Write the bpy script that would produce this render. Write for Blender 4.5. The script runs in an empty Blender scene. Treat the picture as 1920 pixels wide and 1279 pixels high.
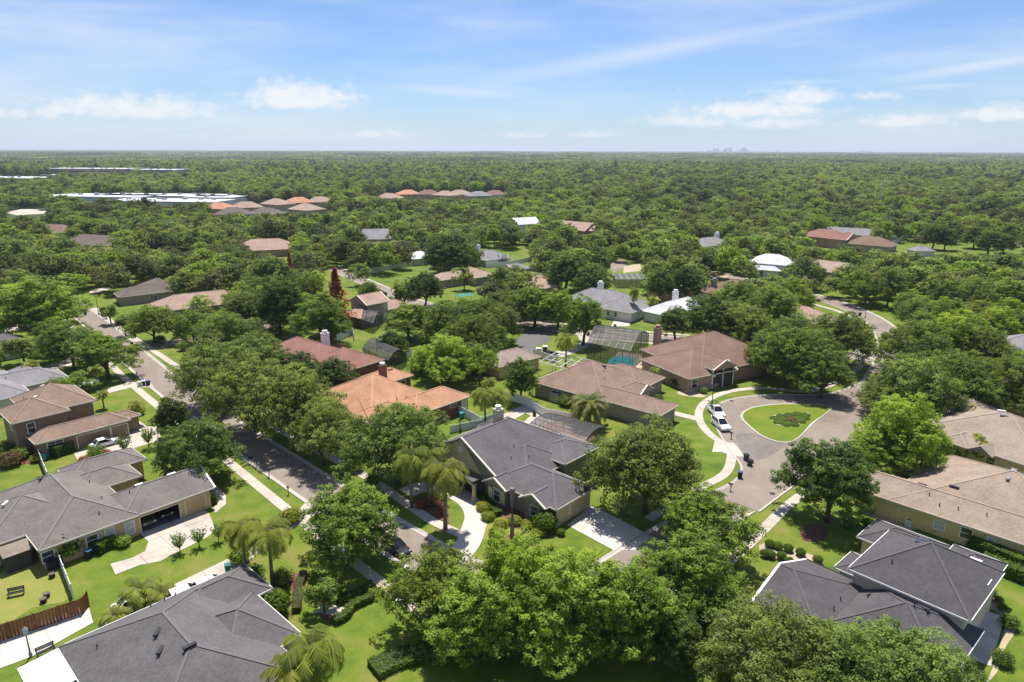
import bpy, bmesh, math, random
import numpy as np
from mathutils import Vector, Matrix, noise as mnoise
random.seed(7); rng = np.random.default_rng(7)
S = bpy.context.scene
COL = S.collection
R = math.radians

# ------------------------------------------------------------------ camera
CAMH = 48.0; FPX = 1280.0; PITCH = R(15.6); ROLL = R(0.15)
cp_, sp_ = math.cos(PITCH), math.sin(PITCH)
cd = bpy.data.cameras.new('camera'); cam = bpy.data.objects.new('camera', cd); COL.objects.link(cam)
cd.sensor_width = 36.0; cd.lens = 36.0 * FPX / 1920.0; cd.clip_start = 0.5; cd.clip_end = 90000
cam.matrix_world = (Matrix.Translation((0, 0, CAMH)) @ Matrix.Rotation(R(90) - PITCH, 4, 'X') @ Matrix.Rotation(ROLL, 4, 'Z'))
S.camera = cam

def W(px, py, z=0.0):
    """pixel of the 1920x1279 photograph -> point of the horizontal plane at height z"""
    u, v = px - 960, 639.5 - py
    c, s = math.cos(ROLL), math.sin(ROLL); u, v = u*c - v*s, u*s + v*c
    d = (u, FPX*cp_ + v*sp_, -FPX*sp_ + v*cp_)
    t = (z - CAMH) / d[2]
    return (d[0]*t, d[1]*t)
def P(x, y, z):
    dz = z - CAMH
    dep = y*cp_ - dz*sp_; up = y*sp_ + dz*cp_
    if dep < 1: return (-9999, -9999, dep)
    u, v = FPX*x/dep, FPX*up/dep
    c, s = math.cos(ROLL), math.sin(ROLL); u, v = u*c + v*s, -u*s + v*c
    return 960 + u, 639.5 - v, dep

# ------------------------------------------------------------------ sky, sun, exposure
SUN_EL, SUN_AZ = 69.0, -4.0            # azimuth from +Y (into the picture), positive to the right
wd = bpy.data.worlds.new('World'); S.world = wd; wd.use_nodes = True
def build_world():
    nt = wd.node_tree; nt.nodes.clear(); N = nt.nodes.new; L = nt.links.new
    out = N('ShaderNodeOutputWorld'); bg = N('ShaderNodeBackground'); L(bg.outputs[0], out.inputs[0])
    sky = N('ShaderNodeTexSky'); sky.sky_type = 'NISHITA'; sky.sun_disc = False
    sky.sun_elevation = R(SUN_EL); sky.sun_rotation = R(SUN_AZ)
    sky.altitude = 0; sky.air_density = 1.0; sky.dust_density = SKY_DUST; sky.ozone_density = 1.6
    def M(op, a, b=None, c=None):
        n = N('ShaderNodeMath'); n.operation = op
        for i, x in enumerate((a, b, c)):
            if x is None: continue
            if isinstance(x, (int, float)): n.inputs[i].default_value = x
            else: L(x, n.inputs[i])
        return n.outputs[0]
    tc = N('ShaderNodeTexCoord'); sx = N('ShaderNodeSeparateXYZ'); L(tc.outputs['Generated'], sx.inputs[0])
    az = M('ARCTAN2', sx.outputs[0], sx.outputs[1]); el = M('ARCSINE', sx.outputs[2])
    cx = N('ShaderNodeCombineXYZ'); L(az, cx.inputs[0]); L(el, cx.inputs[1])
    def noise(scale, detail, rough, sc=(1, 1, 1), rot=0):
        mp = N('ShaderNodeMapping'); mp.inputs['Scale'].default_value = sc; mp.inputs['Rotation'].default_value = (0, 0, rot); L(cx.outputs[0], mp.inputs[0])
        n = N('ShaderNodeTexNoise'); n.inputs['Scale'].default_value = scale; n.inputs['Detail'].default_value = detail; n.inputs['Roughness'].default_value = rough
        L(mp.outputs[0], n.inputs['Vector']); return n.outputs[0]
    # cumulus: soft lumps (direction in azimuth / elevation), broken up by noise
    blobs = [(240,208,140,24,1.0),(185,200,60,22,.9),(300,208,60,16,.8),(40,218,70,16,.75),(555,190,95,24,1.05),(530,178,50,22,1.0),(610,186,60,14,.9),(1300,228,80,14,.8),(1420,208,120,18,.95),
             (1500,185,55,18,1.0),(1450,232,90,12,.8),(1640,180,40,9,.7),(1700,228,70,14,.95),(1870,214,70,16,.95),(1760,255,50,7,.5),(700,253,70,9,.75),(975,254,45,8,.7),
             (1112,253,48,7,.72),(480,160,60,10,.35),(1545,252,40,7,.5),(340,256,60,7,.5),(480,258,60,6,.45)]
    acc = None
    for px, py, w, h, st in blobs:
        u, v = px - 960, 639.5 - py
        dx, dy, dz = u, FPX*cp_ + v*sp_, -FPX*sp_ + v*cp_; ln = math.sqrt(dx*dx + dy*dy + dz*dz)
        a, e = math.atan2(dx, dy), math.asin(dz/ln); sc = 1.0/ln
        qa = M('MULTIPLY', M('SUBTRACT', az, a), 1/(1.32*w*sc)); qe = M('MULTIPLY', M('SUBTRACT', el, e), 1/(1.38*h*sc))
        # flat base: falls off faster below
        qe = M('MULTIPLY', qe, M('ADD', 1.0, M('MULTIPLY', M('LESS_THAN', qe, 0.0), 0.7)))
        g = M('MULTIPLY', M('EXPONENT', M('MULTIPLY', M('ADD', M('MULTIPLY', qa, qa), M('MULTIPLY', qe, qe)), -1.0)), st)
        acc = g if acc is None else M('MAXIMUM', acc, g)
    # same low cumulus all round the horizon outside the picture
    band = M('MULTIPLY', M('SMOOTH_MIN', M('MULTIPLY', M('ABSOLUTE', el), 14), 1.0, .2), M('SUBTRACT', 1.0, M('SMOOTH_MIN', M('MULTIPLY', M('ABSOLUTE', M('SUBTRACT', el, .07)), 12), 1.0, .2)))
    gen = M('MULTIPLY', M('MULTIPLY', band, M('GREATER_THAN', M('ABSOLUTE', az), 0.72)), M('MULTIPLY', M('SUBTRACT', noise(5, 2, .5, (1, 3, 1)), .42), 4.0))
    acc = M('MAXIMUM', acc, gen)
    nz = noise(52, 7, .64, (1, 1.6, 1)); nz2 = noise(11, 3, .5, (1, 2, 1))
    dens = M('SUBTRACT', M('ADD', acc, M('MULTIPLY', M('SUBTRACT', nz, .5), 1.6)), M('MULTIPLY', M('SUBTRACT', .62, nz2), .5))
    mr = N('ShaderNodeMapRange'); mr.interpolation_type = 'SMOOTHSTEP'; mr.inputs['From Min'].default_value = .06; mr.inputs['From Max'].default_value = 1.02; L(dens, mr.inputs['Value'])
    cum = M('MULTIPLY', mr.outputs[0], .88)
    # cirrus streaks
    c1 = noise(3.2, 5, .55, (1.0, 5.5, 1), R(-9)); c2 = noise(1.3, 2, .5, (1, 2.4, 1), R(-12))
    mr2 = N('ShaderNodeMapRange'); mr2.interpolation_type = 'SMOOTHSTEP'; mr2.inputs['From Min'].default_value = .40; mr2.inputs['From Max'].default_value = .74; L(M('ADD', M('MULTIPLY', c1, .62), M('MULTIPLY', c2, .42)), mr2.inputs['Value'])
    cir = M('MULTIPLY', mr2.outputs[0], .50)
    streaks = [(1200,100,330,17,-9,.42),(1060,125,200,10,-6,.3),(860,172,130,10,3,.4),(1480,45,260,14,-8,.3),(1830,122,150,12,-7,.5),(1760,160,70,6,0,.35),(340,50,90,14,4,.25),(150,15,200,12,-4,.3),(1500,153,70,5,0,.3)]
    for px, py, w, h, tilt, st in streaks:
        u, v = px - 960, 639.5 - py
        dx, dy, dz = u, FPX*cp_ + v*sp_, -FPX*sp_ + v*cp_; ln = math.sqrt(dx*dx + dy*dy + dz*dz); sc = 1.0/ln
        da = M('SUBTRACT', az, math.atan2(dx, dy)); de = M('SUBTRACT', el, math.asin(dz/ln)); t = R(-tilt)
        p = M('MULTIPLY', M('ADD', M('MULTIPLY', da, math.cos(t)), M('MULTIPLY', de, math.sin(t))), 1/(w*sc))
        q = M('MULTIPLY', M('SUBTRACT', M('MULTIPLY', de, math.cos(t)), M('MULTIPLY', da, math.sin(t))), 1/(h*sc))
        g = M('EXPONENT', M('MULTIPLY', M('ADD', M('MULTIPLY', p, p), M('MULTIPLY', q, q)), -1.0))
        g = M('MULTIPLY', g, M('MULTIPLY', st, M('ADD', .35, M('MULTIPLY', c1, 1.2))))
        cir = M('MAXIMUM', cir, g)
    fac = M('MAXIMUM', cum, cir)
    fac = M('MINIMUM', fac, 1.0)
    fac = M('MULTIPLY', fac, M('GREATER_THAN', el, 0.0))
    sk = N('ShaderNodeMix'); sk.data_type = 'RGBA'; sk.blend_type = 'MULTIPLY'; sk.inputs[0].default_value = 1.0
    L(sky.outputs[0], sk.inputs[6]); sk.inputs[7].default_value = (*SKY_TINT, 1)
    mx = N('ShaderNodeMix'); mx.data_type = 'RGBA'; L(fac, mx.inputs[0]); L(sk.outputs[2], mx.inputs[6])
    mx.inputs[7].default_value = (*[CLOUD_V*c for c in (1.0, 1.0, 1.0)], 1)
    L(mx.outputs[2], bg.inputs[0]); bg.inputs[1].default_value = SKY_STRENGTH
SKY_STRENGTH = 0.0505; SKY_DUST = 0.25; SKY_TINT = (.535, .685, .95); CLOUD_V = 7.0
build_world()
wd.cycles.sampling_method = 'NONE'
sl = bpy.data.lights.new('sun', 'SUN'); sun = bpy.data.objects.new('sun', sl); COL.objects.link(sun)
sl.energy = 2.75; sl.angle = R(0.53); sl.color = (1.0, 0.955, 0.88)
sd = Vector((math.sin(R(SUN_AZ))*math.cos(R(SUN_EL)), math.cos(R(SUN_AZ))*math.cos(R(SUN_EL)), math.sin(R(SUN_EL))))
sun.rotation_euler = sd.to_track_quat('Z', 'Y').to_euler(); sun.location = (0, 0, 200)
vs = S.view_settings; vs.view_transform = 'Standard'; vs.look = 'None'; vs.exposure = 1.47; vs.gamma = 1.0; vs.use_curve_mapping = False
S.cycles.max_bounces = 8; S.cycles.diffuse_bounces = 4; S.cycles.transmission_bounces = 6; S.cycles.transmission_bounces = 4; S.cycles.transparent_max_bounces = 8; S.cycles.volume_bounces = 0
S.cycles.caustics_reflective = False; S.cycles.caustics_refractive = False

# ------------------------------------------------------------------ materials
MATS = {}
def nodemat(name):
    m = bpy.data.materials.new(name); m.use_nodes = True; MATS[name] = m
    nt = m.node_tree; b = nt.nodes['Principled BSDF']; return m, nt, b
def plain(name, col, rough=.7, metal=0.0, var=.12, scale=3.0, spec=.3):
    m, nt, b = nodemat(name); N = nt.nodes.new; L = nt.links.new
    g = N('ShaderNodeNewGeometry'); n = N('ShaderNodeTexNoise'); n.inputs['Scale'].default_value = scale; n.inputs['Detail'].default_value = 5; n.inputs['Roughness'].default_value = .65
    L(g.outputs['Position'], n.inputs['Vector'])
    cr = N('ShaderNodeValToRGB'); cr.color_ramp.elements[0].position = .3; cr.color_ramp.elements[1].position = .7
    cr.color_ramp.elements[0].color = (*[max(0, c*(1-var)) for c in col], 1); cr.color_ramp.elements[1].color = (*[min(1, c*(1+var)) for c in col], 1)
    L(n.outputs[0], cr.inputs[0]); L(cr.outputs[0], b.inputs['Base Color']); b.inputs['Roughness'].default_value = rough; b.inputs['Metallic'].default_value = metal
    b.inputs['Specular IOR Level'].default_value = spec
    return m
def layered(name, cols, big, mid, fine, rough=.85, bump=.0, bdist=.02, w=(.5, .3, .2), obj=False):
    """ramp over three sizes of noise: broad patches, blotches, grain"""
    m, nt, b = nodemat(name); N = nt.nodes.new; L = nt.links.new
    g = N('ShaderNodeNewGeometry'); acc = None
    for sc, ww in zip((big, mid, fine), w):
        n = N('ShaderNodeTexNoise'); n.inputs['Scale'].default_value = sc; n.inputs['Detail'].default_value = 4; n.inputs['Roughness'].default_value = .6
        L(g.outputs['Position'], n.inputs['Vector'])
        k = N('ShaderNodeMath'); k.operation = 'MULTIPLY'; k.inputs[1].default_value = ww; L(n.outputs[0], k.inputs[0])
        if acc is None: acc = k.outputs[0]
        else:
            a = N('ShaderNodeMath'); a.operation = 'ADD'; L(acc, a.inputs[0]); L(k.outputs[0], a.inputs[1]); acc = a.outputs[0]
        last = n
    cr = N('ShaderNodeValToRGB'); e = cr.color_ramp.elements
    n = len(cols)
    for i, (p, c) in enumerate(cols):
        if i < 2: e[i].position = p; e[i].color = (*c, 1)
        else: q = e.new(p); q.color = (*c, 1)
    L(acc, cr.inputs[0]); L(cr.outputs[0], b.inputs['Base Color']); b.inputs['Roughness'].default_value = rough; b.inputs['Specular IOR Level'].default_value = .2
    if bump:
        bp = N('ShaderNodeBump'); bp.inputs['Strength'].default_value = bump; bp.inputs['Distance'].default_value = bdist; L(last.outputs[0], bp.inputs['Height']); L(bp.outputs[0], b.inputs['Normal'])
    return m
def shingle(name, c, spread=.34, stain=.42):
    """asphalt shingles: tab-sized speckle, blotches and long weather streaks"""
    m, nt, b = nodemat(name); N = nt.nodes.new; L = nt.links.new
    g = N('ShaderNodeNewGeometry')
    v = N('ShaderNodeTexVoronoi'); v.inputs['Scale'].default_value = 4.2; L(g.outputs['Position'], v.inputs['Vector'])
    n1 = N('ShaderNodeTexNoise'); n1.inputs['Scale'].default_value = .35; n1.inputs['Detail'].default_value = 5; L(g.outputs['Position'], n1.inputs['Vector'])
    n2 = N('ShaderNodeTexNoise'); n2.inputs['Scale'].default_value = 9; n2.inputs['Detail'].default_value = 3; L(g.outputs['Position'], n2.inputs['Vector'])
    sp = N('ShaderNodeSeparateColor'); L(v.outputs['Color'], sp.inputs[0])
    def mth(op, a, k):
        q = N('ShaderNodeMath'); q.operation = op; L(a, q.inputs[0])
        if isinstance(k, (int, float)): q.inputs[1].default_value = k
        else: L(k, q.inputs[1])
        return q.outputs[0]
    f = mth('ADD', mth('ADD', mth('MULTIPLY', sp.outputs[0], spread*.7), mth('MULTIPLY', n1.outputs[0], stain*1.6)), mth('MULTIPLY', n2.outputs[0], spread*1.1))
    f = mth('ADD', f, 1 - spread*.9 - stain*.8)
    # shingle courses: fine darker line each 0.14 m of height
    sz = N('ShaderNodeSeparateXYZ'); L(g.outputs['Position'], sz.inputs[0])
    fr = mth('FRACT', mth('MULTIPLY', sz.outputs[2], 1/.085), 0.0)
    f = mth('MULTIPLY', f, mth('ADD', mth('MULTIPLY', mth('LESS_THAN', fr, .22), -.10), 1.0))
    mix = N('ShaderNodeMix'); mix.data_type = 'RGBA'; mix.blend_type = 'MULTIPLY'; mix.inputs[0].default_value = 1
    mix.inputs[6].default_value = (*c, 1); cb = N('ShaderNodeCombineColor')
    for i in range(3): L(f, cb.inputs[i])
    L(cb.outputs[0], mix.inputs[7]); L(mix.outputs[2], b.inputs['Base Color']); b.inputs['Roughness'].default_value = .88; b.inputs['Specular IOR Level'].default_value = .25
    bp = N('ShaderNodeBump'); bp.inputs['Strength'].default_value = .5; bp.inputs['Distance'].default_value = .02; L(n2.outputs[0], bp.inputs['Height']); L(bp.outputs[0], b.inputs['Normal'])
    return m
def foliage(name, dark, light, transl=.50, rvar=.20, hue=.012, rough=.55, stand=.12):
    m, nt, b = nodemat(name); N = nt.nodes.new; L = nt.links.new
    at = N('ShaderNodeAttribute'); at.attribute_name = 'tint'
    oi = N('ShaderNodeObjectInfo')
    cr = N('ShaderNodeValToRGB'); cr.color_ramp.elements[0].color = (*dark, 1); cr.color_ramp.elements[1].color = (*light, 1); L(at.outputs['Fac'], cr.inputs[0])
    hs = N('ShaderNodeHueSaturation'); L(cr.outputs[0], hs.inputs['Color'])
    def rr(a, lo, hi):
        k = N('ShaderNodeMapRange'); k.inputs['To Min'].default_value = lo; k.inputs['To Max'].default_value = hi; L(a, k.inputs['Value']); return k.outputs[0]
    wn = N('ShaderNodeTexWhiteNoise'); wn.noise_dimensions = '1D'; L(oi.outputs['Random'], wn.inputs['W'])
    ln = N('ShaderNodeTexNoise'); ln.inputs['Scale'].default_value = .0032; ln.inputs['Detail'].default_value = 3; L(oi.outputs['Location'], ln.inputs['Vector'])     # stands of lighter and darker species
    mv = N('ShaderNodeMath'); mv.operation = 'MULTIPLY'; L(rr(wn.outputs['Value'], 1 - rvar, 1 + rvar*.8), mv.inputs[0])
    sr = N('ShaderNodeMapRange'); sr.inputs['From Min'].default_value = .33; sr.inputs['From Max'].default_value = .67; sr.inputs['To Min'].default_value = 1 - stand; sr.inputs['To Max'].default_value = 1 + stand*.5; L(ln.outputs[0], sr.inputs['Value']); L(sr.outputs[0], mv.inputs[1])
    L(rr(oi.outputs['Random'], .5 - hue, .5 + hue), hs.inputs['Hue']); L(mv.outputs[0], hs.inputs['Value'])
    hs.inputs['Saturation'].default_value = 1.0
    L(hs.outputs[0], b.inputs['Base Color']); b.inputs['Roughness'].default_value = rough; b.inputs['Specular IOR Level'].default_value = .25
    tr = N('ShaderNodeBsdfTranslucent'); mu = N('ShaderNodeMix'); mu.data_type = 'RGBA'; mu.blend_type = 'MULTIPLY'; mu.inputs[0].default_value = 1; L(hs.outputs[0], mu.inputs[6]); mu.inputs[7].default_value = (1.25, 1.3, .7, 1)
    L(mu.outputs[2], tr.inputs[0])
    ms = N('ShaderNodeMixShader'); ms.inputs[0].default_value = transl; L(b.outputs[0], ms.inputs[1]); L(tr.outputs[0], ms.inputs[2]); L(ms.outputs[0], nt.nodes['Material Output'].inputs[0])
    return m
def glassy(name, col, rough=.06):
    m, nt, b = nodemat(name); b.inputs['Base Color'].default_value = (*col, 1); b.inputs['Roughness'].default_value = rough; b.inputs['Specular IOR Level'].default_value = .6; return m

layered('ground', [(.37, (0.048, 0.087, 0.008)), (.44, (0.080, 0.129, 0.009)), (.50, (0.108, 0.152, 0.012)), (.55, (0.141, 0.163, 0.023)), (.60, (0.176, 0.160, 0.043)), (.66, (0.190, 0.142, 0.067))], .05, .33, 4.5, bump=.7, bdist=.05, w=(.34, .40, .26))
layered('lawn', [(.36, (0.065, 0.110, 0.007)), (.45, (0.095, 0.147, 0.008)), (.54, (0.121, 0.164, 0.011)), (.61, (0.153, 0.160, 0.022)), (.68, (0.186, 0.153, 0.047))], .06, .28, 4.0, bump=.7, bdist=.05, w=(.36, .38, .26))
layered('lawn_dry', [(.25, (0.096, 0.152, 0.020)), (.42, (0.160, 0.192, 0.032)), (.55, (0.216, 0.208, 0.048)), (.7, (0.256, 0.216, 0.080))], .09, .45, 4.0, bump=.6, bdist=.05)
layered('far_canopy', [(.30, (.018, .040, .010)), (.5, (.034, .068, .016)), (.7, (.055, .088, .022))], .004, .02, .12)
layered('asphalt', [(.38, (.170, .139, .114)), (.5, (.220, .182, .150)), (.64, (.260, .218, .182))], .07, .55, 6.0, rough=.9, bump=.3, bdist=.01, w=(.5, .3, .2))
layered('asphalt_patch', [(.38, (.142, .122, .108)), (.5, (.172, .148, .130)), (.64, (.205, .178, .156))], .2, .8, 6.0, rough=.9)
layered('asphalt_dark', [(.3, (.10, .095, .095)), (.7, (.15, .14, .14))], .1, .6, 6.0, rough=.9)
layered('concrete', [(.38, (0.325, 0.281, 0.233)), (.48, (0.417, 0.369, 0.312)), (.62, (0.485, 0.436, 0.378))], .14, .8, 7.0, rough=.85, bump=.2, bdist=.01)
layered('concrete_new', [(.38, (0.388, 0.344, 0.296)), (.48, (0.495, 0.451, 0.398)), (.62, (0.563, 0.519, 0.466))], .18, .9, 7.0, rough=.85)
layered('curb', [(.3, (0.337, 0.307, 0.273)), (.7, (0.465, 0.431, 0.386))], .2, 1.0, 7.0, rough=.85)
layered('mulch', [(.3, (.075, .035, .022)), (.5, (.14, .065, .04)), (.7, (.23, .12, .075))], .3, 2.5, 14.0, bump=.8, bdist=.05)
layered('sand', [(.3, (.30, .24, .16)), (.7, (.46, .38, .27))], .2, 1.5, 10.0)
layered('pavers', [(.3, (.36, .29, .24)), (.7, (.52, .44, .38))], .2, 2.2, 12.0)
layered('bark', [(.3, (.055, .043, .033)), (.7, (.16, .13, .105))], .5, 3, 14, bump=.8, bdist=.03)
layered('bark_palm', [(.3, (.13, .105, .085)), (.7, (.27, .23, .19))], .5, 3, 14, bump=.8, bdist=.03)
layered('wood_fence', [(.3, (.10, .042, .018)), (.5, (.19, .085, .035)), (.7, (.28, .14, .06))], .4, 2, 9)
plain('white_vinyl', (.72, .72, .70), .45, var=.06); plain('trim', (.66, .60, .50), .5, var=.06); plain('white', (.78, .77, .75), .5, var=.05)
plain('tan_wall', (.56, .40, .22), .85, var=.06); plain('brown_wall', (.235, .165, .105), .85, var=.08); plain('sage_wall', (.185, .19, .145), .85, var=.08)
plain('cream_wall', (.56, .49, .30), .85, var=.06); plain('beige_wall', (.58, .49, .40), .85, var=.05); plain('yellow_wall', (.60, .465, .235), .85, var=.08); plain('grey_wall', (.40, .345, .285), .85, var=.06)
plain('pink_wall', (.40, .265, .185), .85, var=.06); plain('taupe_wall', (.33, .27, .225), .85, var=.06); plain('white_wall', (.62, .60, .55), .85, var=.05)
plain('brick', (.20, .10, .07), .9, var=.35, scale=8); plain('garage_tan', (.52, .36, .19), .6, var=.04); plain('garage_brown', (.24, .17, .11), .6, var=.04); plain('garage_cream', (.50, .44, .28), .6, var=.04)
plain('dark_metal', (.03, .03, .032), .5, .2, var=.1); plain('grey_metal', (.32, .33, .34), .45, .5, var=.1); plain('bin_black', (.02, .022, .03), .5, var=.1); plain('bin_green', (.02, .14, .11), .5, var=.1); plain('bin_teal', (.03, .28, .27), .5, var=.1); plain('bin_blue', (.05, .08, .2), .5, var=.1)
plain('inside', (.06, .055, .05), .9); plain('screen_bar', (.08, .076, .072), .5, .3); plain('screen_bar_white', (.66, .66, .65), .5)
plain('terracotta', (.45, .19, .12), .8, var=.3); plain('patio_red', (.42, .24, .18), .8, var=.2); plain('plaster', (.62, .60, .57), .8); plain('red_cloth', (.5, .05, .04), .8)
plain('tire', (.02, .02, .02), .8); plain('rim', (.45, .45, .46), .35, .8); plain('car_white', (.75, .75, .75), .25, var=.02, spec=.5); plain('car_silver', (.55, .57, .60), .25, .3, var=.02, spec=.5); plain('car_black', (.012, .013, .015), .2, var=.02, spec=.6); plain('car_olive', (.10, .09, .055), .25, var=.02, spec=.5)
plain('head_lamp', (.7, .7, .68), .2); plain('tail_lamp', (.35, .01, .01), .3); plain('turquoise_plastic', (.02, .42, .38), .5); plain('green_canvas', (.02, .20, .14), .7); plain('gutter_black', (.012, .012, .014), .5); plain('metal_roof', (.52, .54, .56), .5, .2, var=.06)
plain('white_roof', (.55, .55, .55), .6, var=.06, scale=.05); plain('far_tan', (.34, .26, .20), .9, var=.2, scale=.05); plain('far_tower', (.40, .42, .46), .7, var=.1, scale=.01); plain('leaf_flower_red', (.28, .02, .06), .7, var=.3, scale=4)
glassy('window_glass', (.035, .042, .05)); glassy('window_blind', (.42, .43, .43), .3); glassy('car_glass', (.012, .014, .017)); glassy('pool_water', (.05, .42, .42), .03); glassy('far_glass', (.07, .08, .095), .3); glassy('pond_water', (.09, .10, .08), .03)
def screen_mat():
    m, nt, b = nodemat('insect_screen'); N = nt.nodes.new; L = nt.links.new
    b.inputs['Base Color'].default_value = (.075, .072, .070, 1); b.inputs['Roughness'].default_value = .7
    t = N('ShaderNodeBsdfTransparent'); ms = N('ShaderNodeMixShader'); ms.inputs[0].default_value = .50; L(t.outputs[0], ms.inputs[1]); L(b.outputs[0], ms.inputs[2]); L(ms.outputs[0], nt.nodes['Material Output'].inputs[0])
screen_mat()
RC = {'charcoal': (.113, .105, .105), 'slate': (.158, .142, .130), 'grey': (.205, .185, .168), 'brown': (.215, .150, .112), 'orange': (.40, .215, .125), 'red': (.235, .120, .092), 'darkpurple': (.110, .102, .106), 'tan': (.315, .235, .18), 'umber': (.185, .118, .086),
      'pink': (.33, .225, .175), 'midgrey': (.21, .20, .205), 'pale': (.52, .52, .52), 'beige': (.265, .215, .170), 'clay': (.44, .215, .13), 'dusk': (.13, .105, .092), 'sandbrown': (.268, .208, .158), 'ink': (.080, .074, .077)}
for k, c in RC.items(): shingle('roof_' + k, c); plain('cap_' + k, tuple(q*1.15 for q in c), .85, var=.15, scale=5)
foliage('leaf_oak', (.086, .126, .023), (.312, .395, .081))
foliage('leaf_olive', (.100, .138, .030), (.325, .405, .096))
foliage('leaf_light', (.118, .184, .021), (.392, .512, .070))
foliage('leaf_bright', (.146, .226, .021), (.442, .568, .068), rvar=.12)
foliage('leaf_deep', (.050, .088, .017), (.200, .270, .054))
foliage('leaf_palm', (.130, .170, .024), (.42, .46, .078), rvar=.15)
foliage('leaf_phoenix', (.090, .115, .024), (.32, .33, .085), rvar=.1)
foliage('leaf_red', (.30, .095, .045), (.66, .22, .105), rvar=.12, hue=.008)
foliage('leaf_hedge', (.065, .116, .013), (.24, .35, .042), rvar=.12)
foliage('leaf_lime', (.16, .20, .021), (.46, .49, .065), rvar=.10)
foliage('leaf_far', (.090, .122, .038), (.310, .360, .096), rvar=.40, hue=.026, stand=.62)
foliage('leaf_dry', (.12, .085, .033), (.32, .245, .115), rvar=.15)
# ------------------------------------------------------------------ helpers
class MB:
    def __init__(s): s.v = []; s.f = []; s.m = []
    def add(s, vs, fs, mi=0):
        o = len(s.v); s.v += [tuple(p) for p in vs]; s.f += [tuple(i + o for i in f) for f in fs]; s.m += [mi]*len(fs)
    def box(s, x0, x1, y0, y1, z0, z1, mi=0):
        s.add([(x0,y0,z0),(x1,y0,z0),(x1,y1,z0),(x0,y1,z0),(x0,y0,z1),(x1,y0,z1),(x1,y1,z1),(x0,y1,z1)], [(3,2,1,0),(4,5,6,7),(0,1,5,4),(1,2,6,5),(2,3,7,6),(3,0,4,7)], mi)
    def bar(s, p, q, w, h, mi=0, up=(0,0,1)):
        p, q = Vector(p), Vector(q); d = (q-p).normalized(); a = d.cross(Vector(up))
        if a.length < 1e-4: a = Vector((1,0,0))
        a.normalize(); b = a.cross(d).normalized(); a *= w/2; b *= h/2
        s.add([p-a-b,p+a-b,p+a+b,p-a+b,q-a-b,q+a-b,q+a+b,q-a+b], [(3,2,1,0),(4,5,6,7),(0,1,5,4),(1,2,6,5),(2,3,7,6),(3,0,4,7)], mi)
    def tube(s, pts, rad, n=6, mi=0, cap=True):
        pts = [Vector(p) for p in pts]; o = len(s.v)
        for i, p in enumerate(pts):
            d = (pts[min(i+1,len(pts)-1)] - pts[max(i-1,0)]).normalized(); a = d.cross(Vector((0,0,1)))
            if a.length < 1e-3: a = Vector((1,0,0))
            a.normalize(); b = a.cross(d).normalized(); r = rad[i] if isinstance(rad,(list,tuple)) else rad
            s.v += [tuple(p + (a*math.cos(2*math.pi*k/n) + b*math.sin(2*math.pi*k/n))*r) for k in range(n)]
        for i in range(len(pts)-1):
            for k in range(n):
                s.f.append((o+i*n+k, o+i*n+(k+1)%n, o+(i+1)*n+(k+1)%n, o+(i+1)*n+k)); s.m.append(mi)
        if cap:
            s.f.append(tuple(o+k for k in reversed(range(n)))); s.m.append(mi); e = o+(len(pts)-1)*n; s.f.append(tuple(e+k for k in range(n))); s.m.append(mi)
    def lathe(s, prof, c=(0,0,0), n=10, mi=0):
        o = len(s.v)
        for r, z in prof: s.v += [(c[0]+r*math.cos(2*math.pi*k/n), c[1]+r*math.sin(2*math.pi*k/n), c[2]+z) for k in range(n)]
        for i in range(len(prof)-1):
            for k in range(n): s.f.append((o+i*n+k, o+i*n+(k+1)%n, o+(i+1)*n+(k+1)%n, o+(i+1)*n+k)); s.m.append(mi)
        s.f.append(tuple(o+k for k in reversed(range(n)))); s.m.append(mi); e = o+(len(prof)-1)*n; s.f.append(tuple(e+k for k in range(n))); s.m.append(mi)
    def prism(s, poly, z0, z1, mi=0):
        if sum(a[0]*b[1]-b[0]*a[1] for a, b in zip(poly, poly[1:]+poly[:1])) < 0: poly = poly[::-1]
        n = len(poly); s.add([(x,y,z0) for x,y in poly] + [(x,y,z1) for x,y in poly], [tuple(range(n,2*n))] + [(i,(i+1)%n,n+(i+1)%n,n+i) for i in range(n)], mi)
    def mesh(s, name, mats, smooth=False):
        me = bpy.data.meshes.new(name); me.from_pydata(s.v, [], s.f)
        for k in (mats if isinstance(mats,(list,tuple)) else [mats]): me.materials.append(MATS[k])
        me.polygons.foreach_set('material_index', s.m)
        if smooth: me.polygons.foreach_set('use_smooth', [True]*len(s.f))
        me.update(); return me
    def build(s, name, mats, parent=None, smooth=False):
        return link(name, s.mesh(name, mats, smooth), parent)
def link(name, me, parent=None):
    o = bpy.data.objects.new(name, me); COL.objects.link(o)
    if parent is not None: o.parent = parent
    return o
def tag(o, label=None, cat=None, group=None, kind=None):
    if label: o['label'] = label
    if cat: o['category'] = cat
    if group: o['group'] = group
    if kind: o['kind'] = kind
    return o
def thing(name, label, cat, loc=(0,0,0), rz=0.0, group=None):
    o = bpy.data.objects.new(name, None); COL.objects.link(o); o.location = loc; o.rotation_euler = (0,0,rz); o.empty_display_size = .3
    return tag(o, label, cat, group)
def copy_tree(o, parent=None):
    c = o.copy(); COL.objects.link(c); c.parent = parent
    for ch in o.children: copy_tree(ch, c)
    return c
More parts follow.
